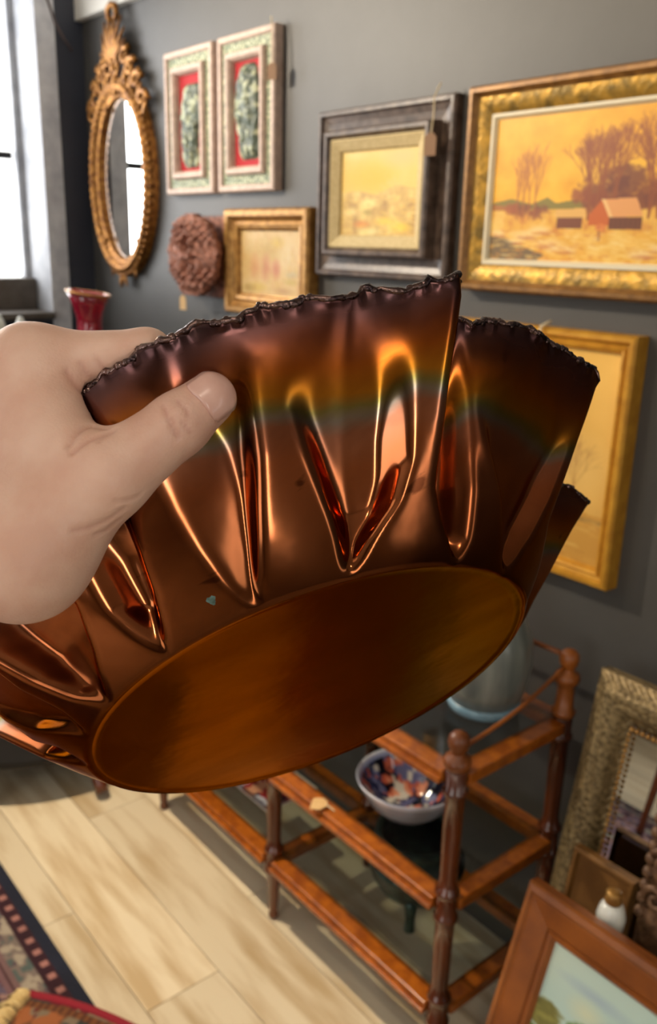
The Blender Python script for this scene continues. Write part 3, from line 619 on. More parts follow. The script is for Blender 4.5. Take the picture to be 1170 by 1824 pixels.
t0 = None
for i, (yy, hh, lb) in enumerate([(1.100, .300, 'tall white bottle on the ledge under the window'), (1.178, .290, 'white pointed bottle on the window ledge, nearer the pale pier')]):
    t = thing('white_bottle', (WX + .055, yy, 1.0855), lb, 'bottle', 'white bottles on the window ledge')
    MB().lathe([(.001, 0), (.026, 0), (.028, .006), (.028, hh * .72), (.025, hh * .86), (.014, hh * .955)], 20).build('body', M['china'], t, True)
    MB().lathe([(.012, hh * .955), (.011, hh * .985), (.004, hh)], 16).build('stopper', M['china'], t, True)

# ------------------------------------------------------------------ three tier whatnot
t = thing('shelf_stand', (-1.475, 1.243, 0), 'three tier mahogany and glass shelf stand against the dark wall', 'shelf')
XS = (-.565, 0, .565); YF, YR = -.160, .160; TZ = (.19, .447, .73)
def post_prof(top):
    p = [(.007, 0), (.012, .004), (.013, .014), (.010, .022), (.012, .03), (.018, .115), (.019, .128), (.0235, .132), (.0235, .139), (.019, .143), (.0195, .166), (.0235, .206), (.0235, .213)]
    p = [(.007, 0), (.012, .004), (.013, .014), (.010, .022), (.012, .03), (.018, .140)]
    for z in TZ:
        p += [(.019, z - .048), (.0245, z - .044), (.0245, z - .037), (.020, z - .033), (.0205, z + .006)] + ([] if z == TZ[-1] else [(.0205, z + .012), (.0245, z + .016), (.0245, z + .023), (.019, z + .027)])
        if z != TZ[-1]: p += [(.0165, z + .05), (.0185, z + .16)]
    return p
FIN = [(.0195, .735), (.0255, .744), (.027, .753), (.024, .761), (.013, .767), (.0125, .772), (.018, .781), (.0205, .792), (.019, .803), (.012, .811), (.001, .814)]
FINR = [(.0205, .735), (.0245, .742), (.0245, .750), (.019, .754), (.0175, .800), (.0185, .808), (.0255, .814), (.027, .824), (.024, .832), (.013, .838), (.0125, .843), (.018, .852), (.0205, .863), (.019, .874), (.012, .882), (.001, .885)]
for x in XS:
    for y_ in (YF, YR):
        p = MB().lathe(post_prof(1), 20, (x, y_, 0)).build('post', M['mahog'], t, True)
        MB().lathe(FIN if y_ == YF else FINR, 20, (x, y_, 0)).build('finial', M['oak'], p, True)
for z in TZ:
    for a, b_ in ((0, 1), (1, 2)):
        for y_, s in ((YF, 1), (YR, -1)):
            q = MB(); xa, xb = XS[a] + .017, XS[b_] - .017
            q.box(xa, xb, y_ - .022, y_ + .022, z - .026, z, .003); q.box(xa, xb, y_ - s * .026 - .004, y_ - s * .022 + .001, z - .024, z - .014, .001)
            q.build('rail', M['rail'], t)
    for x in XS[::2] + (XS[1],):
        s = 1 if x > 0 else -1
        q = MB().box(x - .020, x + .020, YF + .017, YR - .017, z - .026, z, .003)
        q.build('side_rail', M['rail'], t)
    MB().box(XS[0] + .012, XS[1] - .012, YF + .012, YR - .012, z + .0005, z + .0055).build('glass_shelf', M['shelfglass'], t)
    MB().box(XS[1] + .012, XS[2] - .012, YF + .012, YR - .012, z + .0005, z + .0055).build('glass_shelf', M['shelfglass'], t)
MB().tube([(x, YR, .868 - .006 * math.sin(math.pi * (x + .565) / 1.13)) for x in np.linspace(-.555, .555, 16)], .0055, 8).build('gallery_rod', M['oak'], t, True)
for s in (-1, 1): MB().tube([(s * .565, y_, .775 + .080 * (y_ - YF) / (YR - YF) - .016 * math.sin(math.pi * (y_ - YF) / (YR - YF))) for y_ in np.linspace(YF + .012, YR - .012, 14)], .0042, 8).build('gallery_rod', M['oak'], t, True)
# things on the stand
t = thing('ceramic_vase', (-1.035, 1.298, .7357), 'grey ribbed ceramic vase with pale blue foot on the top glass shelf', 'vase')
MB().lathe([(.001, .022), (.072, .022), (.086, .06), (.092, .11), (.089, .16), (.072, .205), (.045, .235), (.036, .255), (.040, .272), (.046, .28)], 40).build('body', M['ceramic'], t, True)
MB().lathe([(.001, 0), (.066, 0), (.073, .004), (.076, .014), (.073, .024)], 40).build('foot', M['bluerim'], t, True)
def plate_cols(X, Y, seed, R):
    n = 140; g1 = smooth_noise(n, n, 20, seed, 3); g2 = smooth_noise(n, n, 15, seed + 1, 3); g3 = smooth_noise(n, n, 12, seed + 2, 3)
    i = np.clip(((X / R + 1) / 2 * (n - 1)), 0, n - 1).astype(int); j = np.clip(((Y / R + 1) / 2 * (n - 1)), 0, n - 1).astype(int)
    c = np.tile(np.array([96., 98, 140]), (len(X), 1))
    a, b_, d = g1[j, i], g2[j, i], g3[j, i]
    c[a > .42] = (40, 44, 84); c[a > .50] = (14, 14, 28); c[(b_ > .56)] = (196, 96, 72); c[(b_ > .64)] = (226, 150, 120); c[(d > .62)] = (214, 208, 200)
    return c
t = thing('imari_bowl', (-1.150, 1.212, .4527), 'round blue white and coral painted bowl on the middle glass shelf', 'bowl')
prf = [(.0, .006), (.05, .006), (.075, .010), (.10, .026), (.125, .050), (.145, .078), (.158, .096), (.163, .100), (.166, .098), (.160, .088), (.148, .066), (.126, .036), (.10, .014), (.078, .004), (.075, 0), (.05, 0), (.0, .001)]
prf = [(r_ * .71, z * .88) for r_, z in prf]; n = 96; rr = []; pr2 = []
for i in range(len(prf) - 1):
    for q in range(4): pr2.append((prf[i][0] + (prf[i + 1][0] - prf[i][0]) * q / 4, prf[i][1] + (prf[i + 1][1] - prf[i][1]) * q / 4))
pr2.append(prf[-1])
V = np.array([(r_ * math.cos(2 * math.pi * k / n), r_ * math.sin(2 * math.pi * k / n), z) for r_, z in pr2 for k in range(n)])
F = [(i * n + k, i * n + (k + 1) % n, (i + 1) * n + (k + 1) % n, (i + 1) * n + k) for i in range(len(pr2) - 1) for k in range(n)]
cc = plate_cols(V[:, 0], V[:, 1], 51, .118); rd = np.hypot(V[:, 0], V[:, 1]); idx = np.repeat(np.arange(len(pr2)), n)
cc[(rd > .106) & (idx < 34)] = (150, 156, 190); cc[(rd > .112)] = (206, 208, 220); cc[idx > 36] = (150, 152, 160)
cc = np.array([lin(c) for c in cc])
mesh('body', [tuple(v) for v in V.tolist()], F, M['glaze'], t, True, cc)
t = thing('bronze_pot', (-1.135, 1.235, .1957), 'dark green bronze pot on three legs under the painted bowl', 'pot')
MB().lathe([(.001, .045), (.05, .048), (.085, .063), (.102, .095), (.106, .130), (.098, .165), (.088, .18), (.096, .192), (.096, .202), (.082, .202), (.080, .18), (.092, .13), (.07, .07), (.001, .055)], 40).build('body', M['bronze'], t, True)
MB().lathe([(.1045, .118), (.110, .120), (.110, .134), (.1045, .136)], 40, cap=False).build('band', M['bronze'], t, True)
for a in (-.9, 1.2, 3.3):
    dx, dy = math.cos(a), math.sin(a)
    MB().tube([(dx * .074, dy * .074, .085), (dx * .082, dy * .082, .055), (dx * .084, dy * .084, .03), (dx * .086, dy * .086, .003)], [.018, .014, .011, .013], 10).build('leg', M['bronze'], t, True)
t = thing('square_dish', (-1.685, 1.225, .1957), 'square red and navy painted dish with white edge on the lowest shelf', 'dish')
n = 60; X, Y = np.meshgrid(np.linspace(-.1, .1, n), np.linspace(-.085, .085, n)); mx = np.maximum(np.abs(X) / .1, np.abs(Y) / .085)
Z = .010 + .022 * np.clip((mx - .6) / .4, 0, 1) ** 1.5
cc = np.tile(np.array([150., 46, 52]), (n * n, 1)); g1 = smooth_noise(n, n, 14, 61, 3).ravel(); g2 = smooth_noise(n, n, 11, 62, 3).ravel()
cc[g1 > .55] = (30, 28, 60); cc[g2 > .60] = (206, 150, 120); cc[g2 < .36] = (190, 196, 214); cc[mx.ravel() > .93] = (214, 208, 200)
V = np.r_[np.c_[X.ravel(), Y.ravel(), Z.ravel()], np.c_[X.ravel() * .98, Y.ravel() * .98, np.maximum(Z.ravel() - .006, 0)]]
i = np.arange(n * n).reshape(n, n); f1 = np.stack([i[:-1, :-1], i[:-1, 1:], i[1:, 1:], i[1:, :-1]], -1).reshape(-1, 4)
bd = np.r_[i[0, :-1], i[:-1, -1], i[-1, :0:-1], i[:0:-1, 0]]; sk = [(int(bd[k]), int(bd[k] + n * n), int(bd[(k + 1) % len(bd)] + n * n), int(bd[(k + 1) % len(bd)])) for k in range(len(bd))]
mesh('body', [tuple(v) for v in V.tolist()], f1.tolist() + (f1[:, ::-1] + n * n).tolist() + sk, M['glaze'], t, True, np.array([lin(c) for c in np.r_[cc, np.tile([200, 196, 190], (n * n, 1))]]))
MB().box(-.05, .05, -.045, .045, 0, .006, .001).build('foot', M['china'], t)
tg = price_tag((-1.272, 1.080, .4545), .042, .036, M['tagm'], 'cream hexagonal price tag lying on the front middle rail of the shelf stand', [(0, 0, -.004), (.012, .002, .012), (.02, .002, .02)]); tg.rotation_euler = (math.radians(-84), 0, math.radians(-50))

# ------------------------------------------------------------------ frames stacked at the right
t = thing('leaning_mirror', (-.525, 1.245, .0), 'tall carved silver gilt mirror leaning against the dark wall', 'mirror', rot=(math.radians(-10.9), 0, 0))
W_, H_ = .60, .895; bw = .085
def mprof(u): return .030 + .022 * math.sin(math.pi * min(1, u * 1.15)) - .012 * max(0, u - .75) * 4
def mdisp(u, s):
    d = 0
    if .06 < u < .30: d = .0020 * math.sin(s * 420 + u * 60)
    elif .34 < u < .52: d = .0024 * math.sin(s * 380 - u * 70)
    elif .56 < u < .74: d = .0022 * math.sin(s * 460 + u * 80)
    elif u > .80: d = .0035 * max(0, math.sin(s * 330 + u * 40))
    return d - .002 * math.exp(-((u % .24 - .06) / .02) ** 2)
carved_moulding('frame', W_, H_, bw, mprof, mdisp, M['silvergold'], t, .0028, 30)
mb = MB()
for zz in (H_ - bw - .002,):
    for k in range(int((W_ - 2 * bw) / .011)): mb.ball((-W_ / 2 + bw + .006 + k * .011, -.034, zz), .0052, 8, 6)
for sx in (-1, 1):
    for k in range(int((H_ - 2 * bw) / .011)): mb.ball((sx * (W_ / 2 - bw - .001), -.030, bw + .006 + k * .011), .0045, 6, 4)
tag(mb.build('bead_moulding', M['gold_bright'], t, True), kind='stuff')
MB().box(-W_ / 2 + bw - .01, W_ / 2 - bw + .01, -.020, -.014, bw - .01, H_ - bw + .01).build('mirror_glass', M['mirror'], t)
MB().box(-W_ / 2 + .005, W_ / 2 - .005, -.012, 0, .005, H_ - .004).build('back_board', M['darkwood'], t)
t = thing('wooden_panel', (-.755, 1.163, 0), 'plain tan wooden panel leaning in front of the silver gilt mirror', 'panel', rot=(math.radians(-10.9), 0, 0))
MB().box(.010, .118, -.012, -.004, .01, .578).build('board', M['tan'], t)
moulding('edging', .128, .590, [(0, .001), (0, .020), (.003, .023), (.008, .023), (.010, .010)], M['tan'], t).location = (.064, 0, 0)
t = thing('china_candlestick', (-.597, 1.128, 0), 'white china candlestick with gilt collar standing among the leaning frames', 'candlestick')
MB().lathe([(.001, 0), (.026, 0), (.028, .01), (.018, .04), (.011, .10), (.014, .18), (.011, .28), (.012, .46), (.012, .53), (.014, .565), (.022, .585), (.024, .605), (.020, .622), (.014, .632)], 24).build('body', M['china'], t, True)
MB().lathe([(.014, .632), (.015, .636), (.012, .643), (.013, .650), (.008, .653)], 24).build('collar', M['gold_bright'], t, True)
t = thing('carved_picture', (-.340, 1.110, 0), 'brown carved gilt frame with scrolled corners around a cream board, leaning behind the oak landscape', 'picture', rot=(math.radians(-7.0), 0, 0))
W_, H_ = .46, .835
carved_moulding('frame', W_, H_, .075, lambda u: .018 + .016 * math.sin(math.pi * u) ** .7, lambda u, s: .003 * math.sin(s * 150) * math.sin(u * 6.3) + .002 * math.sin(s * 420 + 40 * u), M['carved'], t, .004, 18)
for sx in (-1, 1):
    for zz in (.660, .725, .790): MB().tube(spiral(sx * .200, zz, .022, 1.3, sx, -.034, zz * 9), [.007 - .003 * q / 26 for q in range(27)], 8).build('scroll', M['carved'], t, True)
    for k in range(9): MB().ball((sx * .226, -.024, .62 + .024 * k), .011, 8, 6).build('boss', M['carved'], t, True)
MB().box(-.16, .16, -.014, -.006, .07, .765).build('board', M['cream'], t)
t = thing('framed_painting', (-.330, .895, 0), 'oak framed landscape with pale sky and green trees, leaning on the floor', 'painting', rot=(math.radians(-18.5), 0, 0))
W_, H_ = .786, .645
moulding('frame', W_, H_, [(0, .001), (0, .024), (.003, .030), (.012, .034), (.016, .031), (.020, .031), (.054, .026), (.058, .022), (.060, .025), (.066, .024), (.072, .016)], M['oak'], t)
canvas('canvas', -W_ / 2 + .070, W_ / 2 - .070, .070, H_ - .070, -.016, painting_meadow(), t, M['paint'])

# ------------------------------------------------------------------ rugs
def rug_img(nx, ny, sx, sy):
    """woven pattern on an sx x sy metre rug, one colour per knot"""
    X, Y = np.meshgrid(np.linspace(0, sx, nx), np.linspace(0, sy, ny)); d = np.minimum(np.minimum(X, sx - X), np.minimum(Y, sy - Y))
    along = np.where(np.minimum(Y, sy - Y) < np.minimum(X, sx - X), X, Y)
    im = np.tile(C(70, 26, 34), (ny, nx, 1)); n1 = smooth_noise(ny, nx, 7, 5, 2); n2 = smooth_noise(ny, nx, 5, 6, 2); n3 = smooth_noise(ny, nx, 16, 7, 2)
    f = (n1 > .54)[..., None]; im = np.where(f, C(96, 84, 104), im); im = np.where((n2 > .62)[..., None], C(150, 118, 112), im); im = np.where((n1 < .36)[..., None], C(30, 26, 44), im)
    med = np.hypot(((X / .17) % 1 - .5), ((Y / .17) % 1 - .5)); im = np.where((med < .22)[..., None], C(104, 104, 100), im); im = np.where(((med > .22) & (med < .28))[..., None], C(92, 22, 40), im)
    def band(a, b_, col): im[(d >= a) & (d < b_)] = col
    band(.112, .125, (120, 92, 92)); band(.125, .130, (54, 18, 28)); band(.130, .140, (120, 88, 92))
    band(.066, .112, (126, 112, 106)); k_ = (d >= .066) & (d < .112); im[k_ & (n1 > .52)] = (92, 76, 84); im[k_ & (n2 > .60)] = (168, 156, 140); im[k_ & (n2 < .36)] = (84, 98, 96)
    band(.060, .066, (52, 20, 30)); band(.030, .060, (50, 20, 32)); dots = (np.abs(d - .045) < .009) & (np.abs((along / .046) % 1 - .5) < .2); im[dots] = (166, 116, 110)
    band(0, .030, (28, 32, 50)); im *= (.9 + .2 * n3)[..., None]
    return im
def flat_rug(name, sx, sy, nx, ny, th, mt, parent):
    im = np.clip(rug_img(nx, ny, sx, sy), 0, 255) / 255; c = np.where(im <= .04045, im / 12.92, ((im + .055) / 1.055) ** 2.4)
    X, Y = np.meshgrid(np.linspace(0, sx, nx), np.linspace(0, sy, ny)); V = np.c_[X.ravel(), Y.ravel(), np.full(X.size, th) + (NR.random(X.size) - .5) * .0012]
    i = np.arange(nx * ny).reshape(ny, nx); F = np.stack([i[:-1, :-1], i[:-1, 1:], i[1:, 1:], i[1:, :-1]], -1).reshape(-1, 4).tolist(); n = len(V)
    lo = [(0, 0, .0005), (sx, 0, .0005), (sx, sy, .0005), (0, sy, .0005), (0, 0, th - .001), (sx, 0, th - .001), (sx, sy, th - .001), (0, sy, th - .001)]
    F += [(n + k, n + (k + 1) % 4, n + 4 + (k + 1) % 4, n + 4 + k) for k in range(4)] + [(n + 3, n + 2, n + 1, n)]
    return mesh(name, [tuple(v) for v in V.tolist()] + lo, F, mt, parent, col=np.r_[c.reshape(-1, 3), np.tile(lin((28, 32, 50)), (8, 1))])
t = thing('area_rug', (-2.16, -1.15, 0), 'patterned rug with navy border laid on the pale plank floor', 'rug')
flat_rug('pile', 1.70, 1.755, 380, 390, .008, M['weave'], t)
# second, smaller rug thrown across the first
ux, uy = .855, .518
t = thing('fringed_rug', (-1.572, .496, .0095), 'rust patterned rug with red binding and cream fringe, lying on the navy bordered rug', 'rug', rot=(0, 0, math.atan2(uy, ux)))
nx, ny = 150, 170; sx, sy = .60, .70
X, Y = np.meshgrid(np.linspace(.0, sx, nx), np.linspace(-sy, 0, ny)); n1 = smooth_noise(ny, nx, 12, 81, 3); n2 = smooth_noise(ny, nx, 8, 82, 2); n3 = smooth_noise(ny, nx, 6, 83, 2)
im = np.tile(C(104, 62, 34), (ny, nx, 1)); im[n1 > .53] = (48, 52, 50); im[n1 < .40] = (150, 88, 48); im[n2 > .62] = (120, 104, 84); im[n3 < .34] = (92, 24, 30)
d = -Y; im[(d > .020) & (d < .034)] = (112, 66, 34); im[((d > .020) & (d < .034)) & (((X * 110).astype(int)) % 2 == 0)] = (78, 42, 24)
c = im / 255; c = np.where(c <= .04045, c / 12.92, ((c + .055) / 1.055) ** 2.4)
bulge = .036 + .016 * np.sin(np.clip(X / .3, 0, 1) * 3.14) + .008 * smooth_noise(ny, nx, 60, 84, 2)
Zt = np.where(d < .012, bulge - .010 * (1 - d / .012), bulge)
V = np.r_[np.c_[X.ravel(), Y.ravel(), Zt.ravel()], np.c_[X.ravel(), Y.ravel(), np.full(X.size, .001)]]
i = np.arange(nx * ny).reshape(ny, nx); f1 = np.stack([i[:-1, :-1], i[:-1, 1:], i[1:, 1:], i[1:, :-1]], -1).reshape(-1, 4)
bd = np.r_[i[0, :-1], i[:-1, -1], i[-1, :0:-1], i[:0:-1, 0]]; sk = [(int(bd[k]), int(bd[k] + nx * ny), int(bd[(k + 1) % len(bd)] + nx * ny), int(bd[(k + 1) % len(bd)])) for k in range(len(bd))]
mesh('pile', [tuple(v) for v in V.tolist()], f1.tolist() + (f1[:, ::-1] + nx * ny).tolist() + sk, M['weave'], t, True, np.r_[c.reshape(-1, 3), c.reshape(-1, 3)])
MB().tube([(x, -.004, float(np.interp(x, X[0], bulge[-1])) - .004) for x in np.linspace(-.005, sx, 30)], .0105, 10).build('binding', M['rededge'], t, True)
mb = MB()
for k in range(95):
    y_ = -.006 - .0072 * k + rnd.uniform(-.003, .003); z0 = .036; ln = rnd.uniform(.05, .075); a = rnd.uniform(-.6, .6)
    for q in range(2):
        yy = y_ + rnd.uniform(-.004, .004); mb.tube([(.004, yy, z0 + .004 * q), (-.012, yy + .002 * a, z0 + .012 + rnd.uniform(0, .008)), (-.028, yy + .008 * a, z0 + .006 + rnd.uniform(-.004, .008)), (-ln, yy + .02 * a, .006 + rnd.uniform(0, .012))], [.004, .0048, .0042, .0022], 6)
tag(mb.build('fringe', M['fringe'], t, True), kind='stuff')

# a chair standing on the rug behind the viewer, seen only in the leaning mirror
t = thing('side_chair', (-1.75, -.95, .009), 'dark wooden side chair standing on the rug, seen in the leaning mirror', 'chair')
MB().box(-.22, .22, -.21, .21, .42, .46, .01).build('seat', M['mahog'], t)
for sx in (-1, 1):
    MB().lathe([(.012, 0), (.018, .02), (.014, .04), (.020, .36), (.024, .42)], 14, (sx * .19, .18, 0)).build('leg', M['mahog'], t, True)
    MB().tube([(sx * .18, -.18, 0), (sx * .18, -.18, .44), (sx * .185, -.22, .70), (sx * .19, -.27, .92)], .018, 10).build('leg', M['mahog'], t, True)
for zz in (.66, .84): MB().box(-.18, .18, -.245, -.225, zz - .03, zz + .03, .004).build('back_rail', M['mahog'], t)
#@@BOWL
# ------------------------------------------------------------------ copper bowl
HT, RB, RT = .082, .115, .188
def L(*p): return np.array(p, float)
def sector(m_, n_, va, vb, k=None):
    w_ = m_ - n_; o = {}
    o['R'] = L((0, va, 0), (.12, va + .12 * w_, .003), (.3, m_ - .02 * w_, .006), (.55, m_ - .03 * w_, .009), (.8, m_ - .03 * w_, .012), (1, m_ - .02 * w_, .014))
    o['Va'] = L((0, va, 0), (.15, va + .05 * w_, -.004), (.35, m_ - .1 * w_, -.009), (.65, m_ - .1 * w_, -.011), (.9, m_ - .09 * w_, -.008), (1, m_ - .1 * w_, -.006))
    o['mL'] = L((0, va, 0), (.12, va - .08 * w_, .0015), (.3, m_ - .2 * w_, .001), (.55, m_ - .2 * w_, -.003), (.8, m_ - .2 * w_, -.006), (1, m_ - .22 * w_, -.005))
    o['mR'] = L((0, vb, 0), (.12, vb + .15 * w_, .0015), (.26, m_ - .46 * w_, .002), (.47, m_ - .3 * w_, .001), (.68, m_ - .22 * w_, -.004), (1, m_ - .26 * w_, -.004))
    o['Vb'] = L((0, vb, 0), (.15, vb + .03 * w_, -.004), (.35, m_ - .6 * w_, -.006), (.6, m_ - .6 * w_, -.005), (.85, m_ - .55 * w_, 0), (1, m_ - .5 * w_, .001))
    o['nL'] = L((0, vb, 0), (.12, vb - .1 * w_, .0025), (.3, n_ + .12 * w_, .005), (.55, n_ + .05 * w_, .008), (.8, n_ + .035 * w_, .011), (1, n_ + .03 * w_, .0135))
    for kk, v in (k or {}).items(): o[kk] = L(*v)
    return [o[q] for q in ('R', 'Va', 'mL', 'mR', 'Vb', 'nL')]
FOLDS = sector(138, 95, 130.5, 110, dict(
    R=[(0, 130.5, 0), (.12, 135.5, .003), (.27, 137.5, .005), (.47, 138.5, .008), (.8, 138.3, .012), (1, 138, .014)],
    Va=[(0, 130.5, 0), (.15, 129, -.005), (.35, 129, -.010), (.65, 132, -.011), (1, 133.5, -.006)],
    mL=[(0, 130.5, 0), (.19, 121.5, .002), (.33, 117.5, .003), (.55, 115, .001), (.8, 116, -.003), (1, 118, -.004)],
    mR=[(0, 110, 0), (.1, 112.3, .002), (.25, 113.2, .003), (.45, 111.5, .001), (.7, 110, -.003), (1, 112, -.003)],
    Vb=[(0, 110, 0), (.1, 109.6, -.003), (.25, 108.6, -.009), (.45, 106, -.010), (.7, 104, -.006), (1, 104, -.006)],
    nL=[(0, 110, 0), (.09, 107, .002), (.2, 104.3, .004), (.37, 101.8, .006), (.53, 99.8, .007), (.8, 99, .001), (1, 98.5, -.007)]))
FOLDS += sector(95, 51, 89, 71, dict(
    R=[(0, 90.6, 0), (.1, 92.4, .004), (.25, 93.6, .007), (.41, 94.2, .009), (.57, 94.4, .009), (.8, 95, .003), (1, 95.5, -.006)],
    Va=[(0, 89.0, 0), (.1, 88.2, -.004), (.25, 86.6, -.0065), (.41, 85, -.0070), (.6, 84.5, -.0045), (.85, 87, -.001), (1, 86.5, .001)],
    mL=[(0, 88, 0), (.09, 87, .0026), (.21, 84.8, .0048), (.36, 82.4, .0062), (.48, 80.8, .0060), (.62, 79.6, .0040), (.85, 78, .001), (1, 78, .001)],
    mR=[(0, 71, 0), (.15, 71, .0010), (.3, 72, .0012), (.48, 73.3, .0010), (.65, 74.4, .0005), (.85, 74, .001), (1, 73, .001)],
    Vb=[(0, 71, 0), (.1, 69, -.004), (.3, 66.5, -.009), (.55, 66, -.007), (.8, 65, -.001), (1, 64, .002)],
    nL=[(0, 71, 0), (.07, 66.4, .002), (.11, 65, .003), (.24, 59.4, .005), (.38, 57.2, .006), (.57, 57, .006), (.93, 56.6, .006), (1, 56.4, .006)]))
FOLDS += sector(51, 12, 44, 24, dict(
    R=[(0, 44, 0), (.05, 45.7, .002), (.17, 49.8, .0045), (.27, 51.8, .006), (.53, 51, .010), (.8, 50.3, .0135), (1, 50, .0155)],
    Va=[(0, 44, 0), (.1, 44.5, -.005), (.17, 46, -.009), (.34, 46.8, -.012), (.66, 46.8, -.012), (.93, 46.8, -.008), (1, 46.8, -.006)],
    mL=[(0, 44, 0), (.1, 41, .001), (.3, 42, .001), (.5, 43.4, -.003), (.68, 44.4, -.006), (1, 45, -.006)],
    mR=[(0, 24, 0), (.05, 28, .0012), (.26, 32.8, .003), (.47, 38.8, .002), (.68, 42.6, -.003), (.85, 43, -.005), (1, 43, -.0055)],
    Vb=[(0, 24, 0), (.1, 23, -.004), (.26, 25.5, -.007), (.5, 27, -.005), (.7, 27, -.001), (1, 28, .003)],
    nL=[(0, 24, 0), (.08, 22.5, .002), (.19, 18.3, .004), (.4, 15, .007), (.71, 12.8, .011), (1, 12.6, .015)]))
MS = [12, -27, -66, -105, -145, -183, -222]
for m_, n_ in zip(MS[:-1], MS[1:]):
    w_ = m_ - n_; k = {}
    if m_ == 12: k = dict(Va=[(0, -2, 0), (.15, 0, -.006), (.35, 6, -.014), (.65, 7, -.020), (1, 8, -.020)], mL=[(0, -2, 0), (.12, -5, -.002), (.3, 3, -.010), (.55, 3, -.018), (1, 3, -.022)], mR=[(0, -20, 0), (.12, -15, -.002), (.3, -8, -.008), (.6, -5, -.016), (1, -5, -.020)], Vb=[(0, -20, 0), (.15, -18, -.004), (.35, -14, -.008), (.6, -13, -.010), (1, -14, -.006)], nL=[(0, -20, 0), (.12, -21, .004), (.3, -24, .009), (.55, -25, .018), (.8, -25.4, .027), (1, -25.4, .035)])
    if m_ == -27: k = dict(R=[(0, -43, 0), (.12, -36, .004), (.3, -28, .010), (.55, -27.5, .019), (.8, -26.6, .027), (1, -26.4, .035)])
    FOLDS += sector(m_, n_, m_ - .36 * w_, m_ - .82 * w_, k)
NT, NS = 1440, 65
TH = np.arange(NT) * 360 / NT
def fold_row(t_, sig):
    th, d_ = [], []; q_ = [(np.interp(t_, l[:, 0], l[:, 1]), np.interp(t_, l[:, 0], l[:, 2])) for l in FOLDS]
    for i, (a_, e_) in enumerate(q_):
        if i % 6 in (1, 4):                                   # pocket: a nearly flat floor between two short steep sides
            ga_, gb_ = q_[i - 1][0] - a_, a_ - q_[(i + 1) % len(q_)][0] if i + 1 < len(q_) else 3
            u_ = min(1, max(0, (t_ - .62) / .36)); u_ = u_ * u_ * (3 - 2 * u_); sa, sb = min(2.8, .62 * ga_) * (1 - u_) + .8 * ga_ * u_, min(2.8, .62 * gb_) * (1 - u_) + .8 * gb_ * u_; e_ = e_ * (1.45 - .45 * u_) if e_ < 0 and i != 7 else e_
            if i == 7: sa, sb = .97 * ga_, min(1.6, .5 * gb_)   # the pocket under the thumb rolls in gently on one side
            th += [a_ + ga_ - sa, a_, a_ - gb_ + sb]; k_ = -.0009 * min(1, (ga_ + gb_) / 15); d_ += [e_ - k_, e_ + k_, e_ - k_]
        else: th.append(a_); d_.append(e_)
    th = np.array(th)[::-1].copy(); d_ = np.array(d_)[::-1]
    for i in range(1, len(th)): th[i] = max(th[i], th[i - 1] + .05)
    v = np.interp(TH, np.r_[th - 360, th, th + 360], np.r_[d_, d_, d_])
    s = sig * NT / 360; q = np.exp(-.5 * (np.arange(-24, 25) / s) ** 2); q /= q.sum()
    return np.convolve(np.r_[v[-24:], v, v[:24]], q, 'valid')
T_ = np.linspace(0, 1, NS)
DD = np.array([fold_row(t_, 1.05 - .3 * t_) for t_ in T_])
for _ in range(2): DD[1:-1] = .25 * DD[:-2] + .5 * DD[1:-1] + .25 * DD[2:]
RR = (RB + (RT - RB) * T_ ** .95)[:, None] + DD
BM = Matrix(((0.4872, 0.39097, -0.78088, -0.30806), (0.77604, -0.60391, 0.18182, 0.25239), (0.40049, 0.69458, 0.59763, 1.43046), (0, 0, 0, 1)))
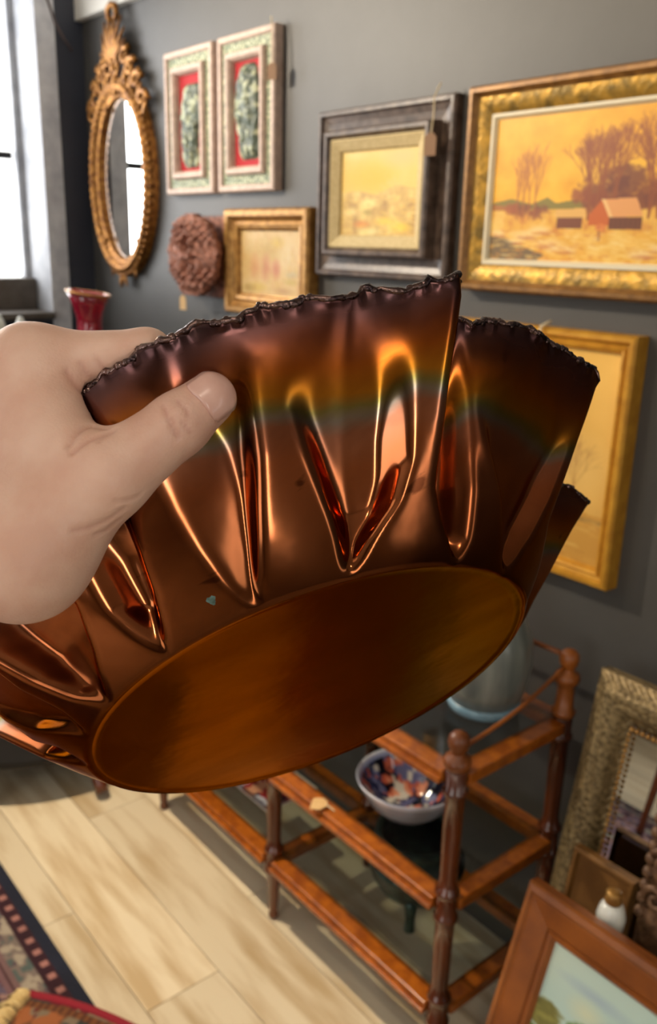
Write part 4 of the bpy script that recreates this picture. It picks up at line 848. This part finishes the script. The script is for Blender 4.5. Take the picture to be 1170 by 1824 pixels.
#@@END
def copper():
    m_, nt, b = newmat('heat_tinted_copper'); N, Lk = nt.nodes, nt.links
    b.inputs['Metallic'].default_value = 1; b.inputs['Specular Tint'].default_value = (.90, .56, .40, 1)
    tc = N.new('ShaderNodeTexCoord'); sp = N.new('ShaderNodeSeparateXYZ'); Lk.new(tc.outputs['Object'], sp.inputs[0])
    n1 = N.new('ShaderNodeTexNoise'); n1.inputs['Scale'].default_value = 22; n1.inputs['Detail'].default_value = 6; Lk.new(tc.outputs['Object'], n1.inputs['Vector'])
    def mth(op, a, b_):
        q = N.new('ShaderNodeMath'); q.operation = op
        for i, v in enumerate((a, b_)):
            if isinstance(v, (int, float)): q.inputs[i].default_value = v
            else: Lk.new(v, q.inputs[i])
        return q.outputs[0]
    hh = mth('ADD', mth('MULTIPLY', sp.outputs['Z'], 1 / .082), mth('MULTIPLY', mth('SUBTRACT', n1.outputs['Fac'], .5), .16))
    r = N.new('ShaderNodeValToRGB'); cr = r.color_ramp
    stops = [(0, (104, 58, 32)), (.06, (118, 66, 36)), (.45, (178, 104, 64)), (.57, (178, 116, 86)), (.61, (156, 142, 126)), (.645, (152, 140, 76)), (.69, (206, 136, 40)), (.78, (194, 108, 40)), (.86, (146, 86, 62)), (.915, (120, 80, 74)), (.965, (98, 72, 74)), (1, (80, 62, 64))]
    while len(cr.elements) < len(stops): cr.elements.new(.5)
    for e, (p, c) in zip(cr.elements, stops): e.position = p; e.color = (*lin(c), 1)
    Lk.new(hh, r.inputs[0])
    # tarnish clouds
    n2 = N.new('ShaderNodeTexNoise'); n2.inputs['Scale'].default_value = 8; n2.inputs['Detail'].default_value = 8; n2.inputs['Distortion'].default_value = 1.0; mp2 = N.new('ShaderNodeMapping'); mp2.inputs['Rotation'].default_value = (0, 0, .5); mp2.inputs['Scale'].default_value = (.5, 2.0, 1.2); Lk.new(tc.outputs['Object'], mp2.inputs[0]); Lk.new(mp2.outputs[0], n2.inputs['Vector'])
    r2 = N.new('ShaderNodeValToRGB'); r2.color_ramp.elements[0].position = .40; r2.color_ramp.elements[0].color = (1, 1, 1, 1); r2.color_ramp.elements[1].position = .60; r2.color_ramp.elements[1].color = (.42, .30, .24, 1); Lk.new(n2.outputs['Fac'], r2.inputs[0])
    mx = N.new('ShaderNodeMix'); mx.data_type = 'RGBA'; mx.blend_type = 'MULTIPLY'; mx.inputs[0].default_value = .7; Lk.new(r.outputs[0], mx.inputs[6]); Lk.new(r2.outputs[0], mx.inputs[7])
    # small scratches and stains
    n3 = N.new('ShaderNodeTexNoise'); n3.inputs['Scale'].default_value = 55; n3.inputs['Detail'].default_value = 9; mp = N.new('ShaderNodeMapping'); mp.inputs['Scale'].default_value = (.35, 1.6, 1); Lk.new(tc.outputs['Object'], mp.inputs[0]); Lk.new(mp.outputs[0], n3.inputs['Vector'])
    r3 = N.new('ShaderNodeValToRGB'); r3.color_ramp.elements[0].position = .68; r3.color_ramp.elements[0].color = (1, 1, 1, 1); r3.color_ramp.elements[1].position = .72; r3.color_ramp.elements[1].color = (.25, .2, .2, 1); Lk.new(n3.outputs['Fac'], r3.inputs[0])
    m2 = N.new('ShaderNodeMix'); m2.data_type = 'RGBA'; m2.blend_type = 'MULTIPLY'; m2.inputs[0].default_value = .8; Lk.new(mx.outputs[2], m2.inputs[6]); Lk.new(r3.outputs[0], m2.inputs[7])
    Lk.new(m2.outputs[2], b.inputs['Base Color'])
    rr = N.new('ShaderNodeMapRange'); Lk.new(n2.outputs['Fac'], rr.inputs[0]); rr.inputs[1].default_value = .3; rr.inputs[2].default_value = .7; rr.inputs[3].default_value = .12; rr.inputs[4].default_value = .24
    Lk.new(mth('ADD', rr.outputs[0], mth('MULTIPLY', mth('MAXIMUM', mth('SUBTRACT', hh, .86), 0), .9)), b.inputs['Roughness'])
    n4 = N.new('ShaderNodeTexNoise'); n4.inputs['Scale'].default_value = 26; n4.inputs['Detail'].default_value = 3; Lk.new(tc.outputs['Object'], n4.inputs['Vector'])
    bp = N.new('ShaderNodeBump'); bp.inputs['Strength'].default_value = .12; bp.inputs['Distance'].default_value = .003; Lk.new(n4.outputs['Fac'], bp.inputs['Height']); Lk.new(bp.outputs[0], b.inputs['Normal'])
    return m_
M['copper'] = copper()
M['rimmetal'] = mat('burnt_copper_edge', (52, 42, 44), .22, metal=1, c2=(120, 96, 90), scale=160, bump=.5, bscale=220)
M['verdigris'] = mat('verdigris', (92, 122, 116), .7, c2=(64, 84, 76), scale=400, bump=.5, bscale=500)
bowl = thing('copper_bowl', (0, 0, 0), 'large pleated copper bowl with rainbow heat tint and ragged rim, held in the hand', 'bowl'); bowl.matrix_world = BM
cs, sn = np.cos(np.radians(TH)), np.sin(np.radians(TH))
V = []; F = []
base_r = [.004, .03, .06, .085, .1, .109, .1128]
for r_ in base_r: V.append(np.c_[r_ * cs, r_ * sn, np.full(NT, .0006 + .0004 * math.cos(r_ * 60))])
jag = np.zeros(NT); jg = NR.random(NT // 4) ** 1.6; jag = np.interp(np.arange(NT), np.arange(NT // 4 + 1) * 4, np.r_[jg, jg[0]]) * .0034 - .0014
wave = .0012 * np.sin(np.radians(TH) * 31) + .0009 * np.sin(np.radians(TH) * 53 + 1)
for i, t_ in enumerate(T_):
    z = HT * t_ + (0 if t_ < .955 else (jag + wave) * (t_ - .955) / .045)
    V.append(np.c_[RR[i] * cs, RR[i] * sn, np.broadcast_to(z, NT)])
V = np.concatenate(V); nrow = len(base_r) + NS
i = np.arange(nrow * NT).reshape(nrow, NT); j = np.roll(i, -1, 1)
F = np.stack([i[:-1], i[1:], j[1:], j[:-1]], -1).reshape(-1, 4).tolist(); F.append(i[0].tolist())
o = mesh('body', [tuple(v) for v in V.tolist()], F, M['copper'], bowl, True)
sm = o.modifiers.new('gauge', 'SOLIDIFY'); sm.thickness = .0009; sm.offset = -1
rim = V[-NT:]
pts = rim[::3]; rad = .0009 + .0011 * NR.random(len(pts)) ** 1.5
mb = MB(); mb.tube(pts.tolist(), rad.tolist(), 8, closed=True)
for k in range(420):
    p = rim[NR.integers(NT)]; mb.ball((p[0], p[1], p[2] + NR.uniform(-.0008, .0010)), NR.uniform(.0007, .0018), 7, 5, (1.3, 1, 1))
tag(mb.build('rim_bead', M['rimmetal'], bowl, True), kind='stuff')
def wall_pt(th_, t_, off=0.):
    i_ = min(NS - 2, int(t_ * (NS - 1))); f_ = t_ * (NS - 1) - i_; k = int(round((th_ % 360) / 360 * NT)) % NT; r_ = RR[i_, k] * (1 - f_) + RR[i_ + 1, k] * f_ + off
    return (r_ * math.cos(math.radians(th_)), r_ * math.sin(math.radians(th_)), HT * t_ - off * .6)
vs = [wall_pt(96.2, .085, .0012)]; nv = 18; fs = []
for q in (.5, 1):
    for k in range(nv):
        a = 2 * math.pi * k / nv; rr_ = q * (1 + .2 * math.sin(3 * a) + .1 * math.sin(7 * a)); vs.append(wall_pt(96.2 + 1.5 * rr_ * math.cos(a), .085 + .026 * rr_ * math.sin(a), .0009 if q < 1 else .0003))
fs = [(0, 1 + k, 1 + (k + 1) % nv) for k in range(nv)] + [(1 + k, 1 + nv + k, 1 + nv + (k + 1) % nv, 1 + (k + 1) % nv) for k in range(nv)]
mesh('verdigris_spot', vs, fs, M['verdigris'], bowl, True)

#@@HAND
# ------------------------------------------------------------------ the hand
FING = dict(
    thumb=[(-.3007, .1058, 1.5395, .0200), (-.2828, .1329, 1.5681, .0145), (-.2760, .1578, 1.5860, .0112), (-.2732, .1690, 1.5944, .0097)],
    index=[(-.3400, .1289, 1.6007, .0138), (-.3076, .1627, 1.6074, .0098), (-.3029, .1694, 1.5829, .0086), (-.2910, .1651, 1.5688, .0075)],
    middle=[(-.3660, .1298, 1.5893, .0132), (-.3333, .1565, 1.5940, .0098), (-.3156, .1513, 1.5761, .0086), (-.3069, .1519, 1.5579, .0076)],
    ring=[(-.3850, .1320, 1.5765, .0125), (-.3490, .1512, 1.5801, .0094), (-.3318, .1442, 1.5629, .0082), (-.3212, .1427, 1.5471, .0072)],
    little=[(-.4000, .1349, 1.5621, .0115), (-.3656, .1429, 1.5643, .0084), (-.3514, .1364, 1.5497, .0072), (-.3409, .1350, 1.5371, .0065)])
WRIST = (-.3617, .0773, 1.5405, .0285); ARM = (-.3950, -.0250, 1.4500, .0370)
WEB1 = (-.3033, .1264, 1.5753, .0125); WEB2 = (-.3299, .1288, 1.5921, .0125)
def rcone(P, a, b_):
    a3, r1 = np.array(a[:3]), a[3]; b3, r2 = np.array(b_[:3]), b_[3]
    ba = b3 - a3; l2 = ba @ ba; rr = r1 - r2; a2 = l2 - rr * rr; il2 = 1 / l2
    pa = P - a3; y = pa @ ba; z = y - l2; w_ = pa * l2 - y[..., None] * ba; x2 = np.einsum('...i,...i', w_, w_)
    y2 = y * y * l2; z2 = z * z * l2; k = np.sign(rr) * rr * rr * x2
    d1 = np.sqrt(np.maximum(x2 + z2, 0)) * il2 - r2; d2 = np.sqrt(np.maximum(x2 + y2, 0)) * il2 - r1; d3 = (np.sqrt(np.maximum(x2 * a2 * il2, 0)) + y * rr) * il2 - r1
    return np.where(np.sign(z) * a2 * z2 > k, d1, np.where(np.sign(y) * a2 * y2 < k, d2, d3))
def smin(a, b_, k):
    h = np.maximum(k - np.abs(a - b_), 0) / k; return np.minimum(a, b_) - h * h * k * .25
def hand_sdf(P):
    body = rcone(P, ARM, WRIST)
    for f in ('index', 'middle', 'ring', 'little'): body = smin(body, rcone(P, (*WRIST[:3], .024), FING[f][0]), .018)
    body = smin(body, rcone(P, (*WRIST[:3], .026), FING['thumb'][0]), .020)
    body = smin(body, rcone(P, FING['index'][0], FING['little'][0]), .012)
    body = smin(body, rcone(P, WEB1, WEB2), .012)
    body = smin(body, rcone(P, FING['thumb'][0], WEB2), .014)
    out = body
    for f, js in FING.items():
        d_ = rcone(P, js[0], js[1]); d_ = smin(d_, rcone(P, js[1], js[2]), .004); d_ = smin(d_, rcone(P, js[2], js[3]), .004)
        out = np.minimum(out, smin(body, d_, .010 if f != 'thumb' else .016))
    return out
def surface_nets(Fv, org, h):
    n = np.array(Fv.shape); ins = Fv < 0
    cell = np.zeros(n - 1, int); acc = np.zeros((*(n - 1), 3)); cnt = np.zeros(n - 1)
    sl = lambda d_, s: tuple(slice(d_[a], s[a] - 1 + d_[a]) for a in range(3))
    crn = [(x, y, z) for x in (0, 1) for y in (0, 1) for z in (0, 1)]
    for c in crn: cell += ins[sl(c, n)]
    mixed = (cell > 0) & (cell < 8); idx = np.full(n - 1, -1); M_ = np.argwhere(mixed); idx[mixed] = np.arange(len(M_))
    pos = np.zeros((len(M_), 3)); cn = np.zeros(len(M_)); fv = {c: Fv[tuple((M_ + c).T)] for c in crn}
    for c in crn:
        for ax in range(3):
            if c[ax]: continue
            c2 = list(c); c2[ax] = 1; c2 = tuple(c2); a, b_ = fv[c], fv[c2]; x = (a < 0) != (b_ < 0); t_ = np.where(x, a / np.where(x, a - b_, 1), 0)
            p = np.tile(np.array(c, float), (len(M_), 1)); p[:, ax] += t_; pos += p * x[:, None]; cn += x
    V = (M_ + pos / cn[:, None]) * h + org; F = []
    for ax in range(3):
        u, v = (ax + 1) % 3, (ax + 2) % 3; s0 = [slice(1, -1)] * 3; s1 = [slice(1, -1)] * 3; s0[ax] = slice(0, -1); s1[ax] = slice(1, None)
        A, B_ = ins[tuple(s0)], ins[tuple(s1)]
        for flip, mk in ((0, A & ~B_), (1, ~A & B_)):
            e = np.argwhere(mk); off = np.ones(3, int); off[ax] = 0; e = e + off
            def g(du, dv):
                q = e.copy(); q[:, u] -= du; q[:, v] -= dv; return idx[tuple(q.T)]
            qd = np.stack([g(1, 1), g(0, 1), g(0, 0), g(1, 0)], -1); F.append(qd[:, ::-1] if flip else qd)
    F = np.concatenate(F); return V, F[(F >= 0).all(1)]
#@@END
allp = np.array([p for js in FING.values() for p in js] + [WRIST, ARM]); lo = (allp[:, :3] - allp[:, 3:]).min(0) - .006; hi = (allp[:, :3] + allp[:, 3:]).max(0) + .006
hs = .00125; dims = ((hi - lo) / hs).astype(int) + 2
ax_ = [lo[a] + hs * np.arange(dims[a]) for a in range(3)]
D_ = np.empty(dims, np.float32); BI = np.array(BM.inverted())
for k in range(dims[0]):
    Yg, Zg = np.meshgrid(ax_[1], ax_[2], indexing='ij'); P = np.stack([np.full(Yg.shape, ax_[0][k]), Yg, Zg], -1); d_ = hand_sdf(P)
    # the flesh parts around the sheet metal it grips
    lp = P @ BI[:3, :3].T + BI[:3, 3]; r_ = np.hypot(lp[..., 0], lp[..., 1]); tt = np.clip(lp[..., 2] / HT, 0, 1); ii = np.minimum((tt * (NS - 1)).astype(int), NS - 2); fu = tt * (NS - 1) - ii
    kk = np.round((np.degrees(np.arctan2(lp[..., 1], lp[..., 0])) % 360) / 360 * NT).astype(int) % NT
    g = (r_ - (RR[ii, kk] * (1 - fu) + RR[ii + 1, kk] * fu)) * .75; ov = np.maximum(lp[..., 2] - HT - .001, 0)
    slab = np.hypot(g + .0004, ov) - .0016
    D_[k] = np.maximum(d_, -slab)
V, F = surface_nets(D_, lo, hs)
# gentle relaxation, then skin creases pressed in
E_ = np.unique(np.sort(np.concatenate([F[:, [0, 1]], F[:, [1, 2]], F[:, [2, 3]], F[:, [3, 0]]]), 1), axis=0)
deg = np.bincount(E_.ravel(), minlength=len(V))[:, None]
for _ in range(4):
    a_ = np.zeros_like(V)
    for c_ in range(3): a_[:, c_] = np.bincount(E_[:, 0], V[E_[:, 1], c_], len(V)) + np.bincount(E_[:, 1], V[E_[:, 0], c_], len(V))
    V = V * .5 + .5 * a_ / np.maximum(deg, 1)
def grad(P, e=.0004):
    g = np.stack([hand_sdf(P + e * np.eye(3)[a]) - hand_sdf(P - e * np.eye(3)[a]) for a in range(3)], -1); return g / np.maximum(np.linalg.norm(g, axis=-1, keepdims=True), 1e-9)
CREASES = []
CREASES.append(([[-0.2722, 0.1495, 1.5943], [-0.2686, 0.1489, 1.5909], [-0.2663, 0.1495, 1.5872], [-0.2652, 0.1512, 1.5836]], 0.0008, 0.0007))
CREASES.append(([[-0.2695, 0.1541, 1.5958], [-0.2667, 0.1549, 1.5936], [-0.2649, 0.1557, 1.5908]], 0.0007, 0.0005))
CREASES.append(([[-0.2651, 0.1531, 1.589], [-0.2643, 0.1544, 1.5866], [-0.264, 0.1558, 1.5849]], 0.0006, 0.0004))
CREASES.append(([[-0.2674, 0.15, 1.5904], [-0.2656, 0.1506, 1.5866], [-0.2648, 0.1522, 1.5844]], 0.0006, 0.0003))
CREASES.append(([[-0.285, 0.1338, 1.5857], [-0.2915, 0.1315, 1.5858], [-0.2905, 0.1274, 1.5854], [-0.2887, 0.1231, 1.5834], [-0.2871, 0.1202, 1.5808]], 0.0014, 0.0012))
CREASES.append(([[-0.2809, 0.1331, 1.5853], [-0.282, 0.128, 1.5836], [-0.2826, 0.1236, 1.5816], [-0.2835, 0.1197, 1.5788]], 0.0012, 0.001))
CREASES.append(([[-0.2801, 0.1346, 1.5858], [-0.2797, 0.1312, 1.5843], [-0.2791, 0.1276, 1.5826]], 0.0009, 0.0006))
CREASES.append(([[-0.3124, 0.1383, 1.5938], [-0.3121, 0.1356, 1.5962], [-0.3131, 0.1335, 1.5992], [-0.3144, 0.1326, 1.6025]], 0.0012, 0.0006))
CREASES.append(([[-0.3089, 0.1475, 1.6004], [-0.3097, 0.1448, 1.6033], [-0.3108, 0.1432, 1.6064]], 0.0012, 0.0006))
CREASES.append(([[-0.3125, 0.142, 1.5989], [-0.313, 0.139, 1.6022], [-0.314, 0.1379, 1.6053]], 0.001, 0.0004))
CREASES.append(([[-0.2728, 0.1317, 1.555], [-0.274, 0.1267, 1.5514], [-0.2735, 0.1222, 1.551]], 0.001, 0.0006))
CREASES.append(([[-0.2695, 0.1318, 1.56], [-0.2719, 0.127, 1.5561], [-0.273, 0.1201, 1.554], [-0.2738, 0.1143, 1.5539]], 0.001, 0.0005))
CREASES.append(([[-0.2682, 0.1374, 1.5645], [-0.2681, 0.1329, 1.5632], [-0.2688, 0.128, 1.5633]], 0.0009, 0.0004))
nrm = grad(V); redness = np.zeros(len(V))
for pl, wd, dp in CREASES:
    pl = np.array(pl); dm = np.full(len(V), 9.)
    for a, b_ in zip(pl[:-1], pl[1:]):
        ba = b_ - a; t_ = np.clip(((V - a) @ ba) / (ba @ ba), 0, 1); dm = np.minimum(dm, np.linalg.norm(V - a - t_[:, None] * ba, axis=1))
    f = np.exp(-(dm / wd) ** 2); V = V - nrm * (f * dp)[:, None]; redness = np.maximum(redness, f)
def skin():
    m_, nt, b = newmat('skin'); N, Lk = nt.nodes, nt.links
    at = N.new('ShaderNodeVertexColor'); at.layer_name = 'paint'; tc = N.new('ShaderNodeTexCoord')
    n1 = N.new('ShaderNodeTexNoise'); n1.inputs['Scale'].default_value = 55; n1.inputs['Detail'].default_value = 6; Lk.new(tc.outputs['Object'], n1.inputs['Vector'])
    r = N.new('ShaderNodeValToRGB'); r.color_ramp.elements[0].position = .35; r.color_ramp.elements[0].color = (.86, .74, .70, 1); r.color_ramp.elements[1].position = .65; r.color_ramp.elements[1].color = (1, 1, 1, 1); Lk.new(n1.outputs['Fac'], r.inputs[0])
    mx = N.new('ShaderNodeMix'); mx.data_type = 'RGBA'; mx.blend_type = 'MULTIPLY'; mx.inputs[0].default_value = .8; Lk.new(at.outputs[0], mx.inputs[6]); Lk.new(r.outputs[0], mx.inputs[7]); Lk.new(mx.outputs[2], b.inputs['Base Color'])
    b.inputs['Roughness'].default_value = .48; b.inputs['Subsurface Weight'].default_value = .12; b.inputs['Subsurface Radius'].default_value = (.006, .0025, .0012); b.inputs['Subsurface Scale'].default_value = 1.0
    n2 = N.new('ShaderNodeTexVoronoi'); n2.inputs['Scale'].default_value = 900; Lk.new(tc.outputs['Object'], n2.inputs['Vector']); n3 = N.new('ShaderNodeTexNoise'); n3.inputs['Scale'].default_value = 260; n3.inputs['Detail'].default_value = 6; Lk.new(tc.outputs['Object'], n3.inputs['Vector'])
    ad = N.new('ShaderNodeMath'); Lk.new(n2.outputs['Distance'], ad.inputs[0]); Lk.new(n3.outputs['Fac'], ad.inputs[1])
    bp = N.new('ShaderNodeBump'); bp.inputs['Strength'].default_value = .10; bp.inputs['Distance'].default_value = .0008; Lk.new(ad.outputs[0], bp.inputs['Height']); Lk.new(bp.outputs[0], b.inputs['Normal'])
    return m_
M['skin'] = skin()
tipd = np.linalg.norm(V - np.array(FING['thumb'][3][:3]), axis=1); ipd = np.linalg.norm(V - np.array(FING['thumb'][2][:3]), axis=1)
red = np.clip(.28 * redness + .35 * np.exp(-(tipd / .012) ** 2) + .28 * np.exp(-(ipd / .014) ** 2), 0, 1)[:, None]
sk = np.array(lin((218, 180, 160))) * (1 - red) + np.array(lin((164, 100, 86))) * red
hand = thing('hand', WRIST[:3], 'left hand of an unseen person gripping the copper bowl by its rim', 'person')
hv = V - np.array(WRIST[:3])
mesh('skin', [tuple(v) for v in hv.tolist()], F, M['skin'], hand, True, sk)
# nails: thin curved plates laid on the finger ends
M['nail'] = mat('fingernail', (214, 172, 158), .28, c2=(206, 160, 146), scale=120, coat=.3)
def nail(tip, prev, out, ln, wd, tilt=0.):
    tip, prev, out = np.array(tip[:3]), np.array(prev[:3]), np.array(out, float)
    ax = tip - prev; ax /= np.linalg.norm(ax); ax = ax - tilt * out / np.linalg.norm(out); ax /= np.linalg.norm(ax); out = out - ax * (out @ ax); out /= np.linalg.norm(out); sd = np.cross(ax, out)
    nu, nv = 14, 12; P = []
    for i in range(nu + 1):
        u = i / nu; hw = wd * (1 - max(0, (u - .62) / .38) ** 2.2 * .75) * (1 - max(0, (.16 - u) / .16) ** 2 * .45)
        for j in range(nv + 1):
            s_ = -1 + 2 * j / nv; P.append(tip + ax * (-.0035 + ln * (u - .30)) + sd * hw * s_ + out * (.016 - .004 * s_ * s_))
    P = np.array(P); dirn = np.tile(-out, (len(P), 1))
    for _ in range(40): P = P + dirn * np.clip(hand_sdf(P), -.002, .002)[:, None] * .8
    g = grad(P); P2 = P + g * .0007; P1 = P - g * .0006
    n = len(P); i = np.arange(n).reshape(nu + 1, nv + 1); f1 = np.stack([i[:-1, :-1], i[1:, :-1], i[1:, 1:], i[:-1, 1:]], -1).reshape(-1, 4)
    bd = np.r_[i[0, :-1], i[:-1, -1], i[-1, :0:-1], i[:0:-1, 0]]; skt = [(int(bd[k]), int(bd[(k + 1) % len(bd)]), int(bd[(k + 1) % len(bd)] + n), int(bd[k] + n)) for k in range(len(bd))]
    vv = np.r_[P2, P1] - np.array(WRIST[:3])
    return mesh('fingernail', [tuple(v) for v in vv.tolist()], f1.tolist() + (f1[:, ::-1] + n).tolist() + skt, M['nail'], hand, True)
nail(FING['thumb'][3], FING['thumb'][2], (.83, -.44, .30), .0165, .0084, .55)
inw = BM.to_3x3() @ Vector((-.1, -1, .5))
for f in ('index', 'middle', 'ring', 'little'): nail(FING[f][3], FING[f][2], inw, .011, FING[f][3][3] * .72)
